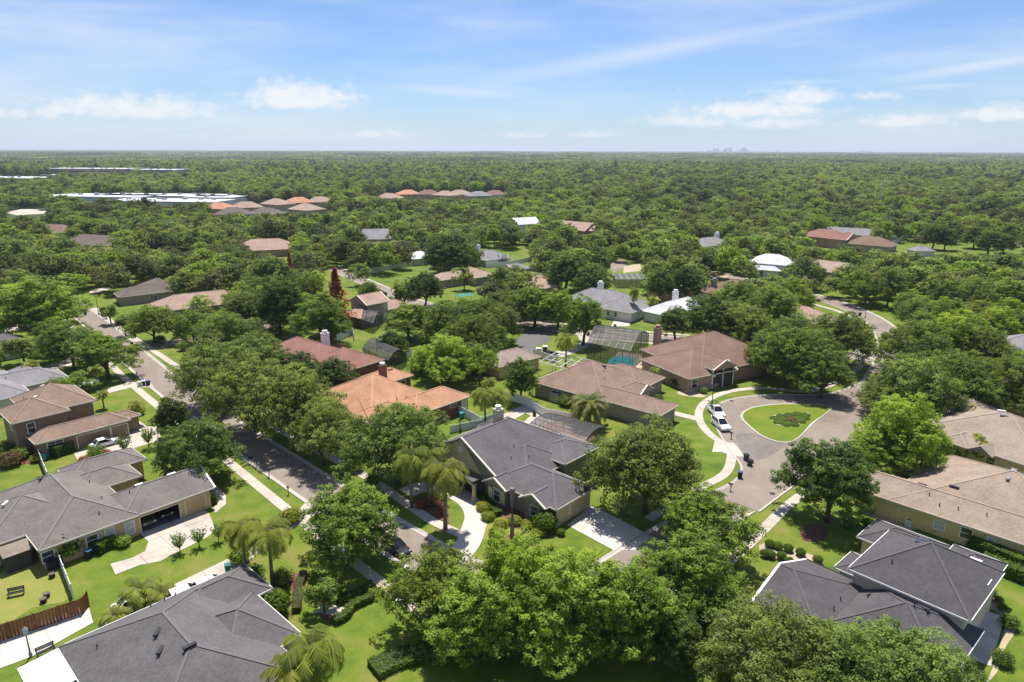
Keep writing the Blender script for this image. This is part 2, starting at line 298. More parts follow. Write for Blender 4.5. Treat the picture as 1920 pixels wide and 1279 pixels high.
def smooth_path(pts, step=1.5):
    """Catmull-Rom through the points, resampled"""
    P4 = [Vector(p).to_2d() if len(p) > 2 else Vector(p) for p in pts]; out = []
    for i in range(len(P4)-1):
        a, b, c, d = P4[max(i-1,0)], P4[i], P4[i+1], P4[min(i+2,len(P4)-1)]; n = max(2, int((c-b).length/step))
        for k in range(n):
            t = k/n; out.append(.5*((2*b) + (c-a)*t + (2*a-5*b+4*c-d)*t*t + (3*b-a-3*c+d)*t**3))
    out.append(P4[-1]); return out
def offset(path, d):
    out = []
    for i, p in enumerate(path):
        t = path[min(i+1,len(path)-1)] - path[max(i-1,0)]; t.normalize(); out.append(p + Vector((t.y,-t.x))*d)      # positive = right of travel
    return out
def ribbon(name, path, w, z, mat, thick=0.0, kind='structure', parent=None, off=0.0):
    a, b = offset(path, off - w/2), offset(path, off + w/2); m = MB(); n = len(path)
    m.add([(p.x,p.y,z) for p in a] + [(p.x,p.y,z) for p in b], [(i, n+i, n+i+1, i+1) for i in range(n-1)])
    if thick:
        m.add([(p.x,p.y,z) for p in a] + [(p.x,p.y,z-thick) for p in a], [(i, i+1, n+i+1, n+i) for i in range(n-1)])
        m.add([(p.x,p.y,z) for p in b] + [(p.x,p.y,z-thick) for p in b], [(i+1, i, n+i, n+i+1) for i in range(n-1)])
    o = m.build(name, mat, parent)
    if parent is None and kind: o['kind'] = kind
    return o
def kerb(name, path, off, side):
    """rolled concrete gutter: flat pan towards the road, raised lip on the outer edge"""
    prof = [(-.30, .026), (.10, .035), (.22, .12), (.36, .12), (.38, 0.0)]
    rows = [offset(path, off + side*d) for d, _ in prof]; m = MB(); n = len(path); vs = []
    for r, (_, z) in zip(rows, prof): vs += [(p.x, p.y, z) for p in r]
    fs = []
    for k in range(len(prof)-1):
        for i in range(n-1):
            q = (k*n+i, (k+1)*n+i, (k+1)*n+i+1, k*n+i+1); fs.append(q if side > 0 else q[::-1])
    m.add(vs, fs); o = m.build(name, 'curb'); o['kind'] = 'structure'; return o
def sheet(name, poly, z, mat, thick=.06, kind='structure', parent=None):
    m = MB(); m.prism([tuple(p)[:2] for p in poly], z-thick, z); o = m.build(name, mat, parent)
    if parent is None and kind: o['kind'] = kind
    return o
def WP(pts, z=0.0): return [W(*p, z) for p in pts]
def rounded(pts, step=1.2):
    q = [Vector(p) for p in pts]; n = len(q); out = []
    for i in range(n):
        a, b, c, d = q[i-1], q[i], q[(i+1)%n], q[(i+2)%n]; k_ = max(2, int((c-b).length/step))
        for k in range(k_):
            t = k/k_; out.append(.5*((2*b) + (c-a)*t + (2*a-5*b+4*c-d)*t*t + (3*b-a-3*c+d)*t**3))
    return out
def slabs(name, poly, z, mat, th, du, dv, thick=.10, jit=0.0):
    """concrete paving: polygon cut along a grid of joints, each slab a piece of its own"""
    root = bpy.data.objects.new(name, None); COL.objects.link(root); root['kind'] = 'structure'
    bm = bmesh.new(); vs = [bm.verts.new((p[0], p[1], 0)) for p in poly]; f = bm.faces.new(vs); bm.normal_update()
    if f.normal.z < 0: f.normal_flip()
    t = R(th); U = Vector((math.cos(t), math.sin(t), 0)); V = Vector((-U.y, U.x, 0))
    for D, st in ((U, du), (V, dv)):
        if not st: continue
        pr = [v.co.dot(D) for v in bm.verts]; lo, hi = min(pr), max(pr); n = max(1, round((hi-lo)/st))
        for k in range(1, n):
            bmesh.ops.bisect_plane(bm, geom=bm.verts[:]+bm.edges[:]+bm.faces[:], plane_co=D*(lo+(hi-lo)*k/n), plane_no=D)
    for f in bm.faces:
        pts = [v.co.copy() for v in f.verts]; 
        if f.calc_area() < .05: continue
        c = f.calc_center_median(); q = []
        for p in pts:
            d = c - p; q.append(p + d.normalized()*min(.022, d.length*.2))
        m = MB(); zz = z + random.uniform(-.006, .006); m.prism([(p.x,p.y) for p in q], zz-thick, zz); m.build('concrete_slab', mat, root)
    bm.free(); return root
def walk_slabs(name, path, w, z, mat, L=1.5, off=0.0, parent=None):
    root = bpy.data.objects.new(name, None); COL.objects.link(root); root['kind'] = 'structure'
    a, b = offset(path, off-w/2), offset(path, off+w/2); acc = 0; s = 0
    for i in range(1, len(path)):
        acc += (path[i]-path[i-1]).length
        if acc >= L or i == len(path)-1:
            pa, pb = a[s:i+1], b[s:i+1]; pl = [tuple(p) for p in pa] + [tuple(p) for p in reversed(pb)]
            c = Vector((sum(p[0] for p in pl)/len(pl), sum(p[1] for p in pl)/len(pl))); pl = [tuple(Vector(p) + (c-Vector(p)).normalized()*.018) for p in pl]
            m = MB(); zz = z + random.uniform(-.008, .008); m.prism(pl, zz-.1, zz); m.build('concrete_slab', mat, root); s = i; acc = 0
    return root

# ------------------------------------------------------------------ ground, roads, walks
g = MB(); ext = 45000
gx = [-ext, -12000, -4000, -1500, -600, -250, -100, 0, 100, 250, 600, 1500, 4000, 12000, ext]; gy = [-3000, -200, 0, 50, 100, 200, 400, 900, 2000, 5000, 12000, ext]
g.add([(x, y, 0) for y in gy for x in gx], [(j*len(gx)+i, j*len(gx)+i+1, (j+1)*len(gx)+i+1, (j+1)*len(gx)+i) for j in range(len(gy)-1) for i in range(len(gx)-1)])
tag(g.build('ground', 'ground'), kind='structure')

ROADS = []      # (path, half width) for keeping trees off
def road(name, pts, w, z=.022, mat='asphalt', kl=True, kr=True, step=1.5):
    path = smooth_path(pts, step); ribbon(name, path, w, z, mat); ROADS.append((path, w/2 + .5))
    if kl: kerb('kerb', path, -w/2, -1)
    if kr: kerb('kerb', path, w/2, 1)
    return path
street = road('street', [(-160,236),(-131,202.5),(-112.5,182),(-80,144.7),(-55,117.5),(-30.3,92.6),(-15.5,78.2),(-5,69.3),(3,66.8),(10.5,68.6),(17.5,74.6),(31.4,87.0)], 6.2)
far_road = road('street', [(77,136),(85,147.5),(93.5,160.5),(100.5,175),(105.5,189),(107.5,203),(106.5,218),(103,232),(96,250),(84,270)], 6.4, z=.027)
mid_street = road('street', [(-75,285),(-54,252),(-36,224.5),(-22,209),(-9.5,201),(1,194),(12,185.5),(21,180),(32,177),(47,172.5),(66,166),(90,156)], 6.0, z=.018)
side_street = road('street', [(-92.5,165.5),(-84,172),(-72,184),(-58,205)], 6.0, z=.03, kl=False, kr=False)
# turning court with the grass island
court_out = [(28.9,89.6),(32.5,92.2),(35.2,95.3),(36.5,98.8),(36.5,102.5),(36.6,108),(37.1,114.7),(38.0,120.6),(40.2,125.2),(45,129.1),(53,131.2),(63,131.5),(69.5,134.6),(74.6,139.3)]
court_in = [(79.6,133.0),(75.5,128.5),(71.0,122.0),(64.0,113.2),(56.5,105.6),(49.0,98.6),(41.6,92.0),(34.0,84.6)]
co, ci = smooth_path(court_out, 1.2), smooth_path(court_in, 1.5)
tag(sheet('turning_court', [tuple(p) for p in co+ci], .034, 'asphalt', .03), kind='structure')
kerb('kerb', co, 0, -1); kerb('kerb', ci, 0, -1); ROADS.append((co, 1)); ROADS.append((ci, 1))
ROADS.append(([Vector((40+i*4.2, 95+i*5)) for i in range(9)], 12))
patch = WP([(1378,815),(1408,812),(1480,834),(1435,860),(1395,870)]); sheet('asphalt_patch', patch, .040, 'asphalt_patch', .004)
for mx_, my_ in ((1448,926),(1372,752),(470,858),(262,688)):
    m = MB(); m.lathe([(.42, 0), (.42, .012), (.36, .016)], n=16); x, y = W(mx_, my_); o = m.build('manhole_cover', 'dark_metal'); o.location = (x, y, .036); tag(o, {1448: 'round manhole cover in the asphalt near the court neck', 1372: 'round manhole cover beside the parked truck', 470: 'round manhole cover in the shaded left street', 262: 'round manhole cover in the left street by the corner'}[mx_], 'manhole cover')
isl = rounded(WP([(1388,782),(1400,768),(1440,759.5),(1500,758),(1557,763),(1552,774),(1530,791),(1498,822),(1478,831),(1455,829),(1430,820),(1403,800)]))
c_ = sum(isl, Vector((0,0)))/len(isl)
sheet('traffic_island_kerb', [tuple(p) for p in isl], .13, 'curb', .12)
sheet('traffic_island_lawn', [tuple(p + (c_-p).normalized()*.42) for p in isl], .16, 'lawn', .1)
bed = rounded(WP([(1445,783),(1460,776),(1490,774),(1516,773),(1514,781),(1502,793),(1480,800),(1456,796)], .2))
sheet('flower_bed', [tuple(p) for p in bed], .19, 'sand', .05)

walkL = walk_slabs('sidewalk', smooth_path([(-145,209),(-126,188),(-93.4,151.2),(-81.6,138),(-67.8,123.2),(-49.8,104.6),(-29.8,83.4),(-20.2,73.5),(-11.6,64.8),(-8,61.2)], 1.5), 1.5, .055, 'concrete')
walkR = walk_slabs('sidewalk', smooth_path([(-131,209),(-107.8,182.5),(-82.5,155.4),(-58,129),(-40,111.5),(-22.1,94.6),(-14.5,86.2),(-10.2,81.4),(-5,77.5)], 1.5), 1.5, .055, 'concrete')
walkC = walk_slabs('sidewalk', smooth_path([(18.5,82.4),(24.5,88.6)] + WP([(1332,905),(1358,890),(1370,868),(1368,840)]) + WP([(1340,822),(1318,800),(1310,775),(1325,752),(1365,735),(1430,728),(1520,733),(1590,705),(1630,668)]), 1.4), 1.5, .058, 'concrete')
walkI = walk_slabs('sidewalk', smooth_path([(62,109.5),(57.4,104.6),(41.7,89.0),(38.6,86.0),(32.7,79.4),(27.5,73.8),(22,68.5)], 1.5), 1.5, .055, 'concrete')
walkM = ribbon('sidewalk', smooth_path([(-14,210.5),(-1,201.5),(13,192),(24,185.5),(34,182.5),(48,178)], 2), 1.4, .05, 'concrete', .05)
walkN = ribbon('sidewalk', smooth_path([(18,174.8),(30,172),(44,167.5),(52,165)], 2), 1.4, .05, 'concrete', .05)
walkF = ribbon('sidewalk', smooth_path([(98,218),(101.5,207),(101,196),(98.5,187)], 2), 1.4, .05, 'concrete', .05)

# driveways and paths, cut into slabs along their joints
slabs('driveway', WP([(262,1000),(340,972),(384,957),(392,962),(400,982),(404,996),(385,1010),(330,1037),(300,1053),(262,1060),(216,1078),(207,1058),(250,1046),(272,1034),(278,1016)]), .05, 'concrete', 48, 3.2, 3.2)
slabs('driveway', WP([(325,1097),(420,1052),(470,1022),(500,1000),(555,962),(575,940),(600,962),(560,985),(520,1005),(470,1050),(395,1100),(345,1122)]), .045, 'concrete', 46, 3.4, 3.4)
slabs('garden_path', WP([(390,902),(408,912),(424,930),(424,946),(404,962),(398,955),(410,943),(408,930),(385,915)]), .062, 'concrete', 48, 1.5, 0)
slabs('driveway', WP([(138,850),(208,822),(243,811),(275,800),(296,800),(302,812),(300,826),(260,838),(200,858),(150,872)]), .05, 'concrete', 48, 3.4, 3.4)
slabs('driveway', WP([(200,729),(245,717),(285,720),(288,727),(246,727),(203,738)]), .06, 'concrete', 48, 3.4, 0)
slabs('garden_path', WP([(244,780),(262,790),(278,802),(270,808),(252,796),(240,788)]), .06, 'concrete', 48, 1.5, 0)
slabs('driveway', WP([(1063,985),(1108,948),(1190,988),(1222,1008),(1190,1032),(1150,1032)]), .05, 'concrete_new', 47, 3.4, 3.6)
circ = smooth_path(WP([(760,925),(800,912),(845,922),(878,940),(893,965),(888,990),(878,1018),(860,1040),(840,1052)]), 1.0)
walk_slabs('circular_driveway', circ, 3.2, .052, 'concrete_new', 3.2)
slabs('driveway', WP([(1340,828),(1375,831),(1385,840),(1396,857),(1375,855),(1352,848),(1335,848)]), .05, 'concrete', 47, 3.0, 3.0)
slabs('garden_path', WP([(1195,757),(1215,757),(1235,764),(1320,785),(1315,792),(1235,771),(1205,770)]), .05, 'concrete', 47, 1.5, 0)
slabs('garden_path', WP([(608,1130),(640,1140),(685,1115),(715,1100),(723,1106),(690,1124),(650,1148),(632,1156),(600,1150),(588,1150)]), .06, 'concrete', 47, 1.8, 0)
slabs('garden_path', WP([(1438,1025),(1450,1032),(1500,1052),(1516,1056),(1508,1064),(1490,1060),(1432,1036)]), .06, 'concrete', -44, 1.2, 0)
slabs('driveway', WP([(1215,1080),(1236,1072),(1345,1158),(1470,1250),(1440,1275),(1318,1168)]), .05, 'concrete', -44, 3.0, 0)
slabs('patio', WP([(1830,1140),(1884,1157),(1858,1250),(1810,1232)]), .06, 'concrete_new', -44, 4.0, 4.0)
slabs('patio', WP([(0,1200),(165,1133),(175,1168),(60,1232),(0,1254)]), .06, 'concrete_new', 46, 4.0, 4.0)
slabs('driveway', WP([(1145,612),(1152,600),(1190,586),(1215,577),(1228,582),(1210,592),(1182,600),(1180,612)]), .05, 'concrete', 40, 4, 4)
slabs('driveway', WP([(1078,622),(1118,626),(1112,640),(1100,652),(1062,668),(1035,672),(1030,662),(1065,655),(1090,642)]), .045, 'concrete', 40, 4, 4)
sheet('driveway', WP([(965,640),(1000,612),(1035,620),(1030,640),(1000,650),(1042,660),(1030,668),(985,660)]), .04, 'asphalt_dark')
slabs('driveway', WP([(1600,650),(1625,655),(1662,672),(1655,682),(1632,672),(1605,664)]), .05, 'concrete', 40, 3, 3)
slabs('driveway', WP([(0,614),(60,606),(64,614),(0,625)]), .05, 'concrete', 48, 4, 0)
slabs('driveway', WP([(75,690),(130,672),(190,655),(196,662),(150,680),(82,702)]), .05, 'concrete', 48, 4, 0)
sheet('driveway', WP([(1138,490),(1170,486),(1176,500),(1150,512)]), .04, 'asphalt'); sheet('driveway', WP([(1170,500),(1200,495),(1205,508),(1168,512)]), .05, 'sand')
sheet('dirt_track', WP([(1705,440),(1920,456),(1925,462),(1705,446)]), .05, 'sand'); sheet('driveway', WP([(165,546),(205,538),(208,542),(170,552)]), .05, 'concrete')
sheet('parking_lot', WP([(12,400),(40,393),(90,394),(82,402),(30,405)]), .5, 'concrete'); sheet('driveway', WP([(1325,512),(1345,508),(1372,514),(1360,522),(1330,524)]), .05, 'sand')

# lawns and planting beds that stand out in colour
LAWNS = {'lawn_dry': [[(0,1075),(100,1045),(135,1118),(60,1140),(0,1170)], [(908,985),(960,970),(1010,990),(1000,1020),(920,1030)]]}
zi = 0
for k, L_ in LAWNS.items():
    for pl in L_:
        q = rounded(WP(pl)); sheet('lawn', [tuple(p) for p in q], .016 + zi*.0009, k, .01); zi += 1
for pl, mt in [([(770,945),(800,930),(835,945),(843,975),(838,1000),(810,985),(780,965)], 'mulch'), ([(1502,990),(1530,983),(1552,995),(1545,1012),(1515,1016),(1500,1005)], 'mulch'), ([(878,915),(905,925),(960,985),(1015,1008),(1030,1000),(970,950),(905,900)], 'mulch'),
   ([(945,1008),(960,1001),(974,1006),(970,1017),(950,1017)], 'mulch'), ([(1270,735),(1300,727),(1325,735),(1320,745),(1280,742)], 'sand'), ([(598,1150),(610,1140),(634,1146),(634,1160),(610,1164)], 'mulch'), ([(1845,1110),(1870,1128),(1890,1150),(1905,1180),(1885,1215),(1870,1260),(1850,1279),(1862,1250),(1885,1157),(1838,1138)], 'sand'),
   ([(1440,1015),(1520,1040),(1545,1055),(1512,1066),(1425,1038)], 'sand'), ([(1612,955),(1660,958),(1720,985),(1700,995),(1640,972)], 'sand'), ([(20,845),(70,830),(88,850),(60,868),(25,870)], 'mulch'), ([(985,790),(1005,775),(1030,780),(1010,795)], 'sand'), ([(540,1082),(565,1075),(575,1100),(555,1145),(545,1160),(548,1110)], 'mulch'), ([(1180,740),(1225,745),(1230,755),(1195,760)], 'mulch')]:
    sheet('planting_bed', [tuple(p) for p in rounded(WP(pl))], .026 + zi*.0008, mt, .02); zi += 1

# ------------------------------------------------------------------ houses
PROTO = {}
def window_mesh(w, h, blind):
    k = (round(w,2), round(h,2), blind)
    if k not in PROTO:
        f = MB(); t = .10
        f.box(-w/2-t, w/2+t, 0, .09, -t, 0); f.box(-w/2-t, w/2+t, 0, .09, h, h+t); f.box(-w/2-t, -w/2, 0, .09, 0, h); f.box(w/2, w/2+t, 0, .09, 0, h); f.box(-w/2, w/2, .02, .07, h*.5-.03, h*.5+.03)
        if w > 1.5: f.box(-.03, .03, .02, .07, 0, h)
        g_ = MB(); g_.box(-w/2, w/2, 0, .03, 0, h)
        PROTO[k] = (f.mesh('window', 'white'), g_.mesh('pane', 'window_blind' if blind else 'window_glass'))
    return PROTO[k]
VENT = MB(); VENT.box(-.55, .55, -.18, .18, -.05, .16)
VENT_M = {c: VENT.mesh('roof_vent', c) for c in ('trim', 'dark_metal', 'white', 'grey_metal', 'terracotta')}
PIPE = MB(); PIPE.lathe([(.06, -.2), (.06, .32), (.08, .33), (.08, .38)], n=7); PIPE_M = PIPE.mesh('vent_pipe', 'dark_metal')
FEET = []        # (centre, radius) of every building, for keeping trees away
DIRS = {'+v': (0,-1), '-v': (0,1), '+u': (1,0), '-u': (-1,0)}
def house(name, label, org, th, roof, wall, blocks, wins=(), doors=(), vents=(), pipes=(), trim='trim', group=None, cat='house', slope=.5, inset=.5, zorg=3.0):
    """blocks: (u0,u1,v0,v1,eave[,axis,ends,slope]) in metres along th (u) and to its right (v)"""
    ox, oy = W(*org, zorg) if len(org) == 2 else org[:2]
    h = thing(name, label, cat, (ox, oy, 0), R(th), group)
    rm, fm, cm, wm = MB(), MB(), MB(), MB(); B = []
    for i, b in enumerate(blocks):
        u0, u1, v0, v1, z = b[:5]; ax = b[5] if len(b) > 5 else None; ends = b[6] if len(b) > 6 else 'hh'; sl = b[7] if len(b) > 7 else slope; z += i*.021
        x0, x1, y0, y1 = u0, u1, -v1, -v0
        if ax is None: ax = 'u' if (x1-x0) >= (y1-y0) else 'v'
        T = (lambda a, c: (a, c)) if ax == 'u' else (lambda a, c: (c, a))
        a0, a1, c0, c1 = (x0, x1, y0, y1) if ax == 'u' else (y0, y1, x0, x1)
        hw = (c1-c0)/2; cm_ = (c0+c1)/2; zr = z + sl*hw
        r0 = a0 + (hw if ends[0] == 'h' else 0); r1 = a1 - (hw if ends[1] == 'h' else 0)
        if r0 > r1: r0 = r1 = (r0+r1)/2
        p = [(*T(a0,c0), z), (*T(a1,c0), z), (*T(a1,c1), z), (*T(a0,c1), z), (*T(r0,cm_), zr), (*T(r1,cm_), zr)]; lo = [(q[0], q[1], z-.03) for q in p[:4]]
        fs = [(0,1,5,4), (1,2,5), (2,3,4,5), (3,0,4), (6,7,1,0), (7,8,2,1), (8,9,3,2), (9,6,0,3), (9,8,7,6)]
        if ax == 'v': fs = [f[::-1] for f in fs]
        rm.add(p + lo, fs)
        for q, r_ in ((0,4),(3,4),(1,5),(2,5),(4,5)):
            A, Bq = Vector(p[q]), Vector(p[r_])
            if (A-Bq).length > .3 and not ((q in (0,3) and ends[0] == 'g') or (q in (1,2) and ends[1] == 'g')): cm.bar(A+Vector((0,0,.012)), Bq+Vector((0,0,.012)), .26, .03)
        for q, r_, e in ((0,1,None),(2,3,None),(1,2,1),(3,0,0)):
            A, Bq = Vector(p[q]), Vector(p[r_]); d = (Bq-A).normalized(); nrm = Vector((d.y, -d.x, 0)) if ax == 'u' else Vector((-d.y, d.x, 0))
            if e is not None and ends[e] == 'g':
                ap = Vector(p[5 if e else 4]) ; o3 = nrm*.10
                fm.bar(A+o3+Vector((0,0,-.08)), ap+o3+Vector((0,0,-.06)), .26, .2); fm.bar(Bq+o3+Vector((0,0,-.08)), ap+o3+Vector((0,0,-.06)), .26, .2)
                k = Vector((0,0,-.16)); wm.add([A+nrm*.03+k, Bq+nrm*.03+k, ap+nrm*.03+k], [(0,1,2) if ax == 'u' else (2,1,0)])
            else: fm.bar(A+nrm*.03+Vector((0,0,-.10)), Bq+nrm*.03+Vector((0,0,-.10)), .06, .20)
        s = inset + i*.006; op = [d for d in doors if len(d) > 6 and d[0] == i]
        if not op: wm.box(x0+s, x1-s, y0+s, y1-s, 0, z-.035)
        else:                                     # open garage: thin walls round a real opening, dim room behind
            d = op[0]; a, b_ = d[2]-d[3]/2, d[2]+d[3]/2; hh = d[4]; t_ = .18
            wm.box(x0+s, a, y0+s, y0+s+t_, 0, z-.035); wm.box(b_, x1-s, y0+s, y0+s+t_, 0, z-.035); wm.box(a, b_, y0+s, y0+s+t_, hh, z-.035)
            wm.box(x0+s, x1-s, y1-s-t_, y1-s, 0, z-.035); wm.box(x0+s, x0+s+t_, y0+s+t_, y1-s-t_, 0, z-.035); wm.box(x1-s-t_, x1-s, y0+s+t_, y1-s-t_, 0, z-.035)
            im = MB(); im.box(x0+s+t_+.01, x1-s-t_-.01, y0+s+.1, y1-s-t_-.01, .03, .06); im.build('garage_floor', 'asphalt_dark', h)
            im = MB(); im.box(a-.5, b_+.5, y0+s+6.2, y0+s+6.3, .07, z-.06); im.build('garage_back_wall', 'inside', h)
        B.append((x0, x1, y0, y1, z, s, sl, ax, zr))
        cx, cy = (x0+x1)/2, (y0+y1)/2; t = R(th); FEET.append((ox + cx*math.cos(t) - cy*math.sin(t), oy + cx*math.sin(t) + cy*math.cos(t), math.hypot(x1-x0, y1-y0)/2*.8))
    wm.build('wall', wall, h); ro = rm.build('roof', roof, h); fm.build('fascia', trim, h); cm.build('ridge_cap', roof.replace('roof_', 'cap_'), ro)
    def on(bi, face, s):
        x0, x1, y0, y1, z, ins = B[bi][:6]; dx, dy = DIRS[face]
        if face == '+v': return (s, y0+ins, 0), 0.0
        if face == '-v': return (s, y1-ins, 0), math.pi
        if face == '+u': return (x1-ins, -s, 0), math.pi/2
        return (x0+ins, -s, 0), -math.pi/2
    for wn in wins:
        bi, face, s, w, hh, z0 = wn[:6]; (x, y, _), r_ = on(bi, face, s)
        # the frame's +y looks outward
        fr, pn = window_mesh(w, hh, len(wn) > 6 and wn[6]); o = link('window', fr, h); o.location = (x, y, z0); o.rotation_euler = (0, 0, r_ + math.pi); q = link('pane', pn, o); q.location = (0, .012, 0)
    for d in doors:
        bi, face, s, w, hh, mt = d[:6]; (x, y, _), r_ = on(bi, face, s); dm = MB(); n = 4
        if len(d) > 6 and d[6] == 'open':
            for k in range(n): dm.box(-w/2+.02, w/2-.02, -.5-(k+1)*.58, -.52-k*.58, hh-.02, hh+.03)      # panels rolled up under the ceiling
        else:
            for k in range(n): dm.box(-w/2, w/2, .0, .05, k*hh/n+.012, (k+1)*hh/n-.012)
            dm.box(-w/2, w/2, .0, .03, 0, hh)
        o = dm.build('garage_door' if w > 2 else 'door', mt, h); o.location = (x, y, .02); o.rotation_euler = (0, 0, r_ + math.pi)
        t_ = MB(); t_.box(-w/2-.14, -w/2, 0, .08, 0, hh+.14); t_.box(w/2, w/2+.14, 0, .08, 0, hh+.14); t_.box(-w/2, w/2, 0, .08, hh, hh+.14); q = t_.build('door_frame', trim, o)
    def roof_z(u, v):
        y = -v; best = 0; bi_ = None
        for b in B:
            x0, x1, y0, y1, z, ins, sl, ax, zr = b
            if x0 <= u <= x1 and y0 <= y <= y1:
                zz = min(zr, z + sl*min(u-x0, x1-u, y-y0, y1-y)); e = 1e-3
                if zz > best: best = zz
        return best
    for vt in vents:
        u, v, r_ = vt[:3]; o = link('roof_vent', VENT_M[vt[3] if len(vt) > 3 else 'trim'], h); o.location = (u, -v, roof_z(u, v)+.04); o.rotation_euler = (R(vt[4]) if len(vt) > 4 else 0, 0, R(r_))
    for u, v in pipes: o = link('vent_pipe', PIPE_M, h); o.location = (u, -v, roof_z(u, v))
    return h, roof_z
def chimney(h, u, v, z0, z1, w, d, mat, cap='white'):
    m = MB(); m.box(u-w/2, u+w/2, -v-d/2, -v+d/2, z0, z1); m.box(u-w/2-.08, u+w/2+.08, -v-d/2-.08, -v+d/2+.08, z1-.25, z1-.08); o = m.build('chimney', mat, h)
    c = MB(); c.lathe([(w*.34, z1), (w*.34, z1+.35), (w*.42, z1+.38), (w*.42, z1+.5), (w*.2, z1+.56)], (u, -v, 0), 10); c.build('chimney_cap', cap, o); return o

# bottom-left charcoal house
h1, _ = house('house', 'low charcoal hip roofed house with white awning beside wooden fence patio', (108,1213), 47, 'roof_charcoal', 'grey_wall',
  [(0,14.4,0,20.6,3.0,'v'), (9,18.3,0,6.4,3.0,'u'), (9,16.6,5.4,15.2,3.0,'u'), (-.1,8,16,27,3.0)], wins=[(1,'+u',3.2,1.5,1.3,1.0),(2,'+u',10,1.8,1.4,.9)],
  vents=[(6.0,9.0,47,'dark_metal',0),(5.4,11.2,47,'dark_metal',0),(7.0,13.6,0,'dark_metal',0)], pipes=[(8.0,1.0),(9.4,.8),(10.4,1.1),(2.2,4.4),(5.2,17)], trim='white')
aw = MB()
for k in range(8): aw.bar((-3.2, -k*.72-.36, 2.62), (-.06, -k*.72-.36, 2.86), .66, .05)
for x in (-3.1,):
    for y in (-.1, -2.9, -5.6): aw.bar((x, y, 0), (x, y, 2.6), .09, .09)
aw.bar((-3.2, 0, 2.58), (-3.2, -5.76, 2.58), .1, .12)
aw.build('awning', 'white', h1)
# grey house with the open garage
h2, rz2 = house('house', 'grey hip roofed tan house with open double garage showing two cars', (72,1033), 48, 'roof_slate', 'tan_wall',
  [(0,11.2,-20.2,0,3.0,'v'), (9,20.9,-8.2,-.1,3.0,'u','hg'), (-4.4,7,-16,-5.1,3.0,'v'), (7,15.6,-17.4,-11.2,3.0,'u'), (8,18.2,-22.3,-16.4,3.0,'u')],
  wins=[(0,'+v',5.6,1.2,1.3,1.0),(0,'+v',7.6,.95,1.9,.55,True),(0,'+v',9.9,1.0,1.7,.6,True),(0,'+v',.9,1.2,1.3,1.0)],
  doors=[(1,'+v',13.7,4.9,2.25,'inside','open'),(1,'+v',18.3,2.6,2.25,'garage_tan')], vents=[(4.4,-17.0,48,'dark_metal'),(4.6,-15.2,48,'dark_metal'),(-.4,-11.2,48,'white'),(13.0,-5.0,0,'white'),(17.4,-5.2,0,'white')], pipes=[(12.4,-4.6),(11.6,-4.2),(8.6,-5.2),(7.2,-2.0),(9.2,-12)], trim='trim')
# brown two-storey house
h3, _ = house('house', 'brown two storey house with long garage wing under brown hip roofs', (66,834), 48, 'roof_brown', 'brown_wall',
  [(0,14.2,-5.6,-.2,3.0,'u'), (-1.7,6.6,-13.5,-4.5,5.8,'u'), (1.2,11.2,-18.4,-6.4,5.8,'u'), (5,16.4,-5.2,-1.6,2.8,'u')],
  wins=[(1,'+v',.9,1.0,1.6,3.4),(0,'+v',2.8,2.2,.8,1.7),(1,'-u',-8,1.2,1.5,3.6),(2,'+u',-11,1.3,1.5,3.6)],
  doors=[(0,'+v',8.4,4.9,2.25,'garage_brown'),(0,'+v',12.4,2.5,2.25,'garage_brown')], vents=[(4.9,-4.3,0,'trim'),(9.6,-4.2,0,'trim'),(5.4,-14.2,48,'trim'),(3.2,-10.2,48,'trim')], pipes=[(2.4,-14),(1.6,-12)])
# grey house beside it
house('house', 'grey multi hip roofed house behind the brown two storey house', W(155,697,3.0)+(0,), 48, 'roof_midgrey', 'white_wall',
  [(-21,-3,-6.5,2,3.0,'u','hh'), (-20,-11,-13,8,3.2,'v'), (-11,-5,-12,0,3.0,'v'), (-22,-17,-7,3,5.2,'u','gh')], wins=[(0,'+v',-7,1.2,1.2,1.1),(2,'+u',-8,.9,1.8,.6)], vents=[(-7.5,-2.6,0,'grey_metal')], pipes=[(-12.4,-3),(-13,-1),(-10.6,-4.4)], trim='white')
house('house', 'dark roofed garage house across the driveway from the black parked car', W(33,592,3.0)+(0,), 50, 'roof_dusk', 'brown_wall', [(-18,0,-9,0,3.0,'u'), (-12,-2,-16,-6,3.0)], doors=[(0,'+v',-4.4,4.9,2.3,'inside','open')])
house('house', 'charcoal hip roofed house with pale wall at the left street trees', W(58,644,3.0)+(0,), 50, 'roof_charcoal', 'white_wall', [(-16,1,-10,0,3.0,'u'), (-16,-7,-6,5,3.0,'v')], wins=[(1,'+u',2.5,.9,1.5,.9)], trim='white')
# orange house
h6, _ = house('house', 'orange brown hip roofed brick house with chimney beside the grey street oaks', (884,742), 48, 'roof_orange', 'brick',
  [(-21,-5,-22.6,-3.4,3.0,'u'), (-14,0,-8.0,0,3.0,'u'), (-9,.6,-24.5,-17.6,3.0,'u'), (-21.6,-12,-9,-1.2,3.0)], wins=[(1,'+v',-1.5,1.2,1.7,.7,True),(1,'+v',-4.4,1.5,.6,1.9),(2,'+v',-2,1.2,1.4,.9)], pipes=[(-13,-6),(-11.4,-5.4),(-3,-3.5),(-5,-21)], vents=[(-6.6,-20,0,'terracotta'),(-3.2,-20.5,0,'terracotta')])
chimney(h6, -9.5, -14.6, 4, 8.2, 1.3, 1.0, 'brick')
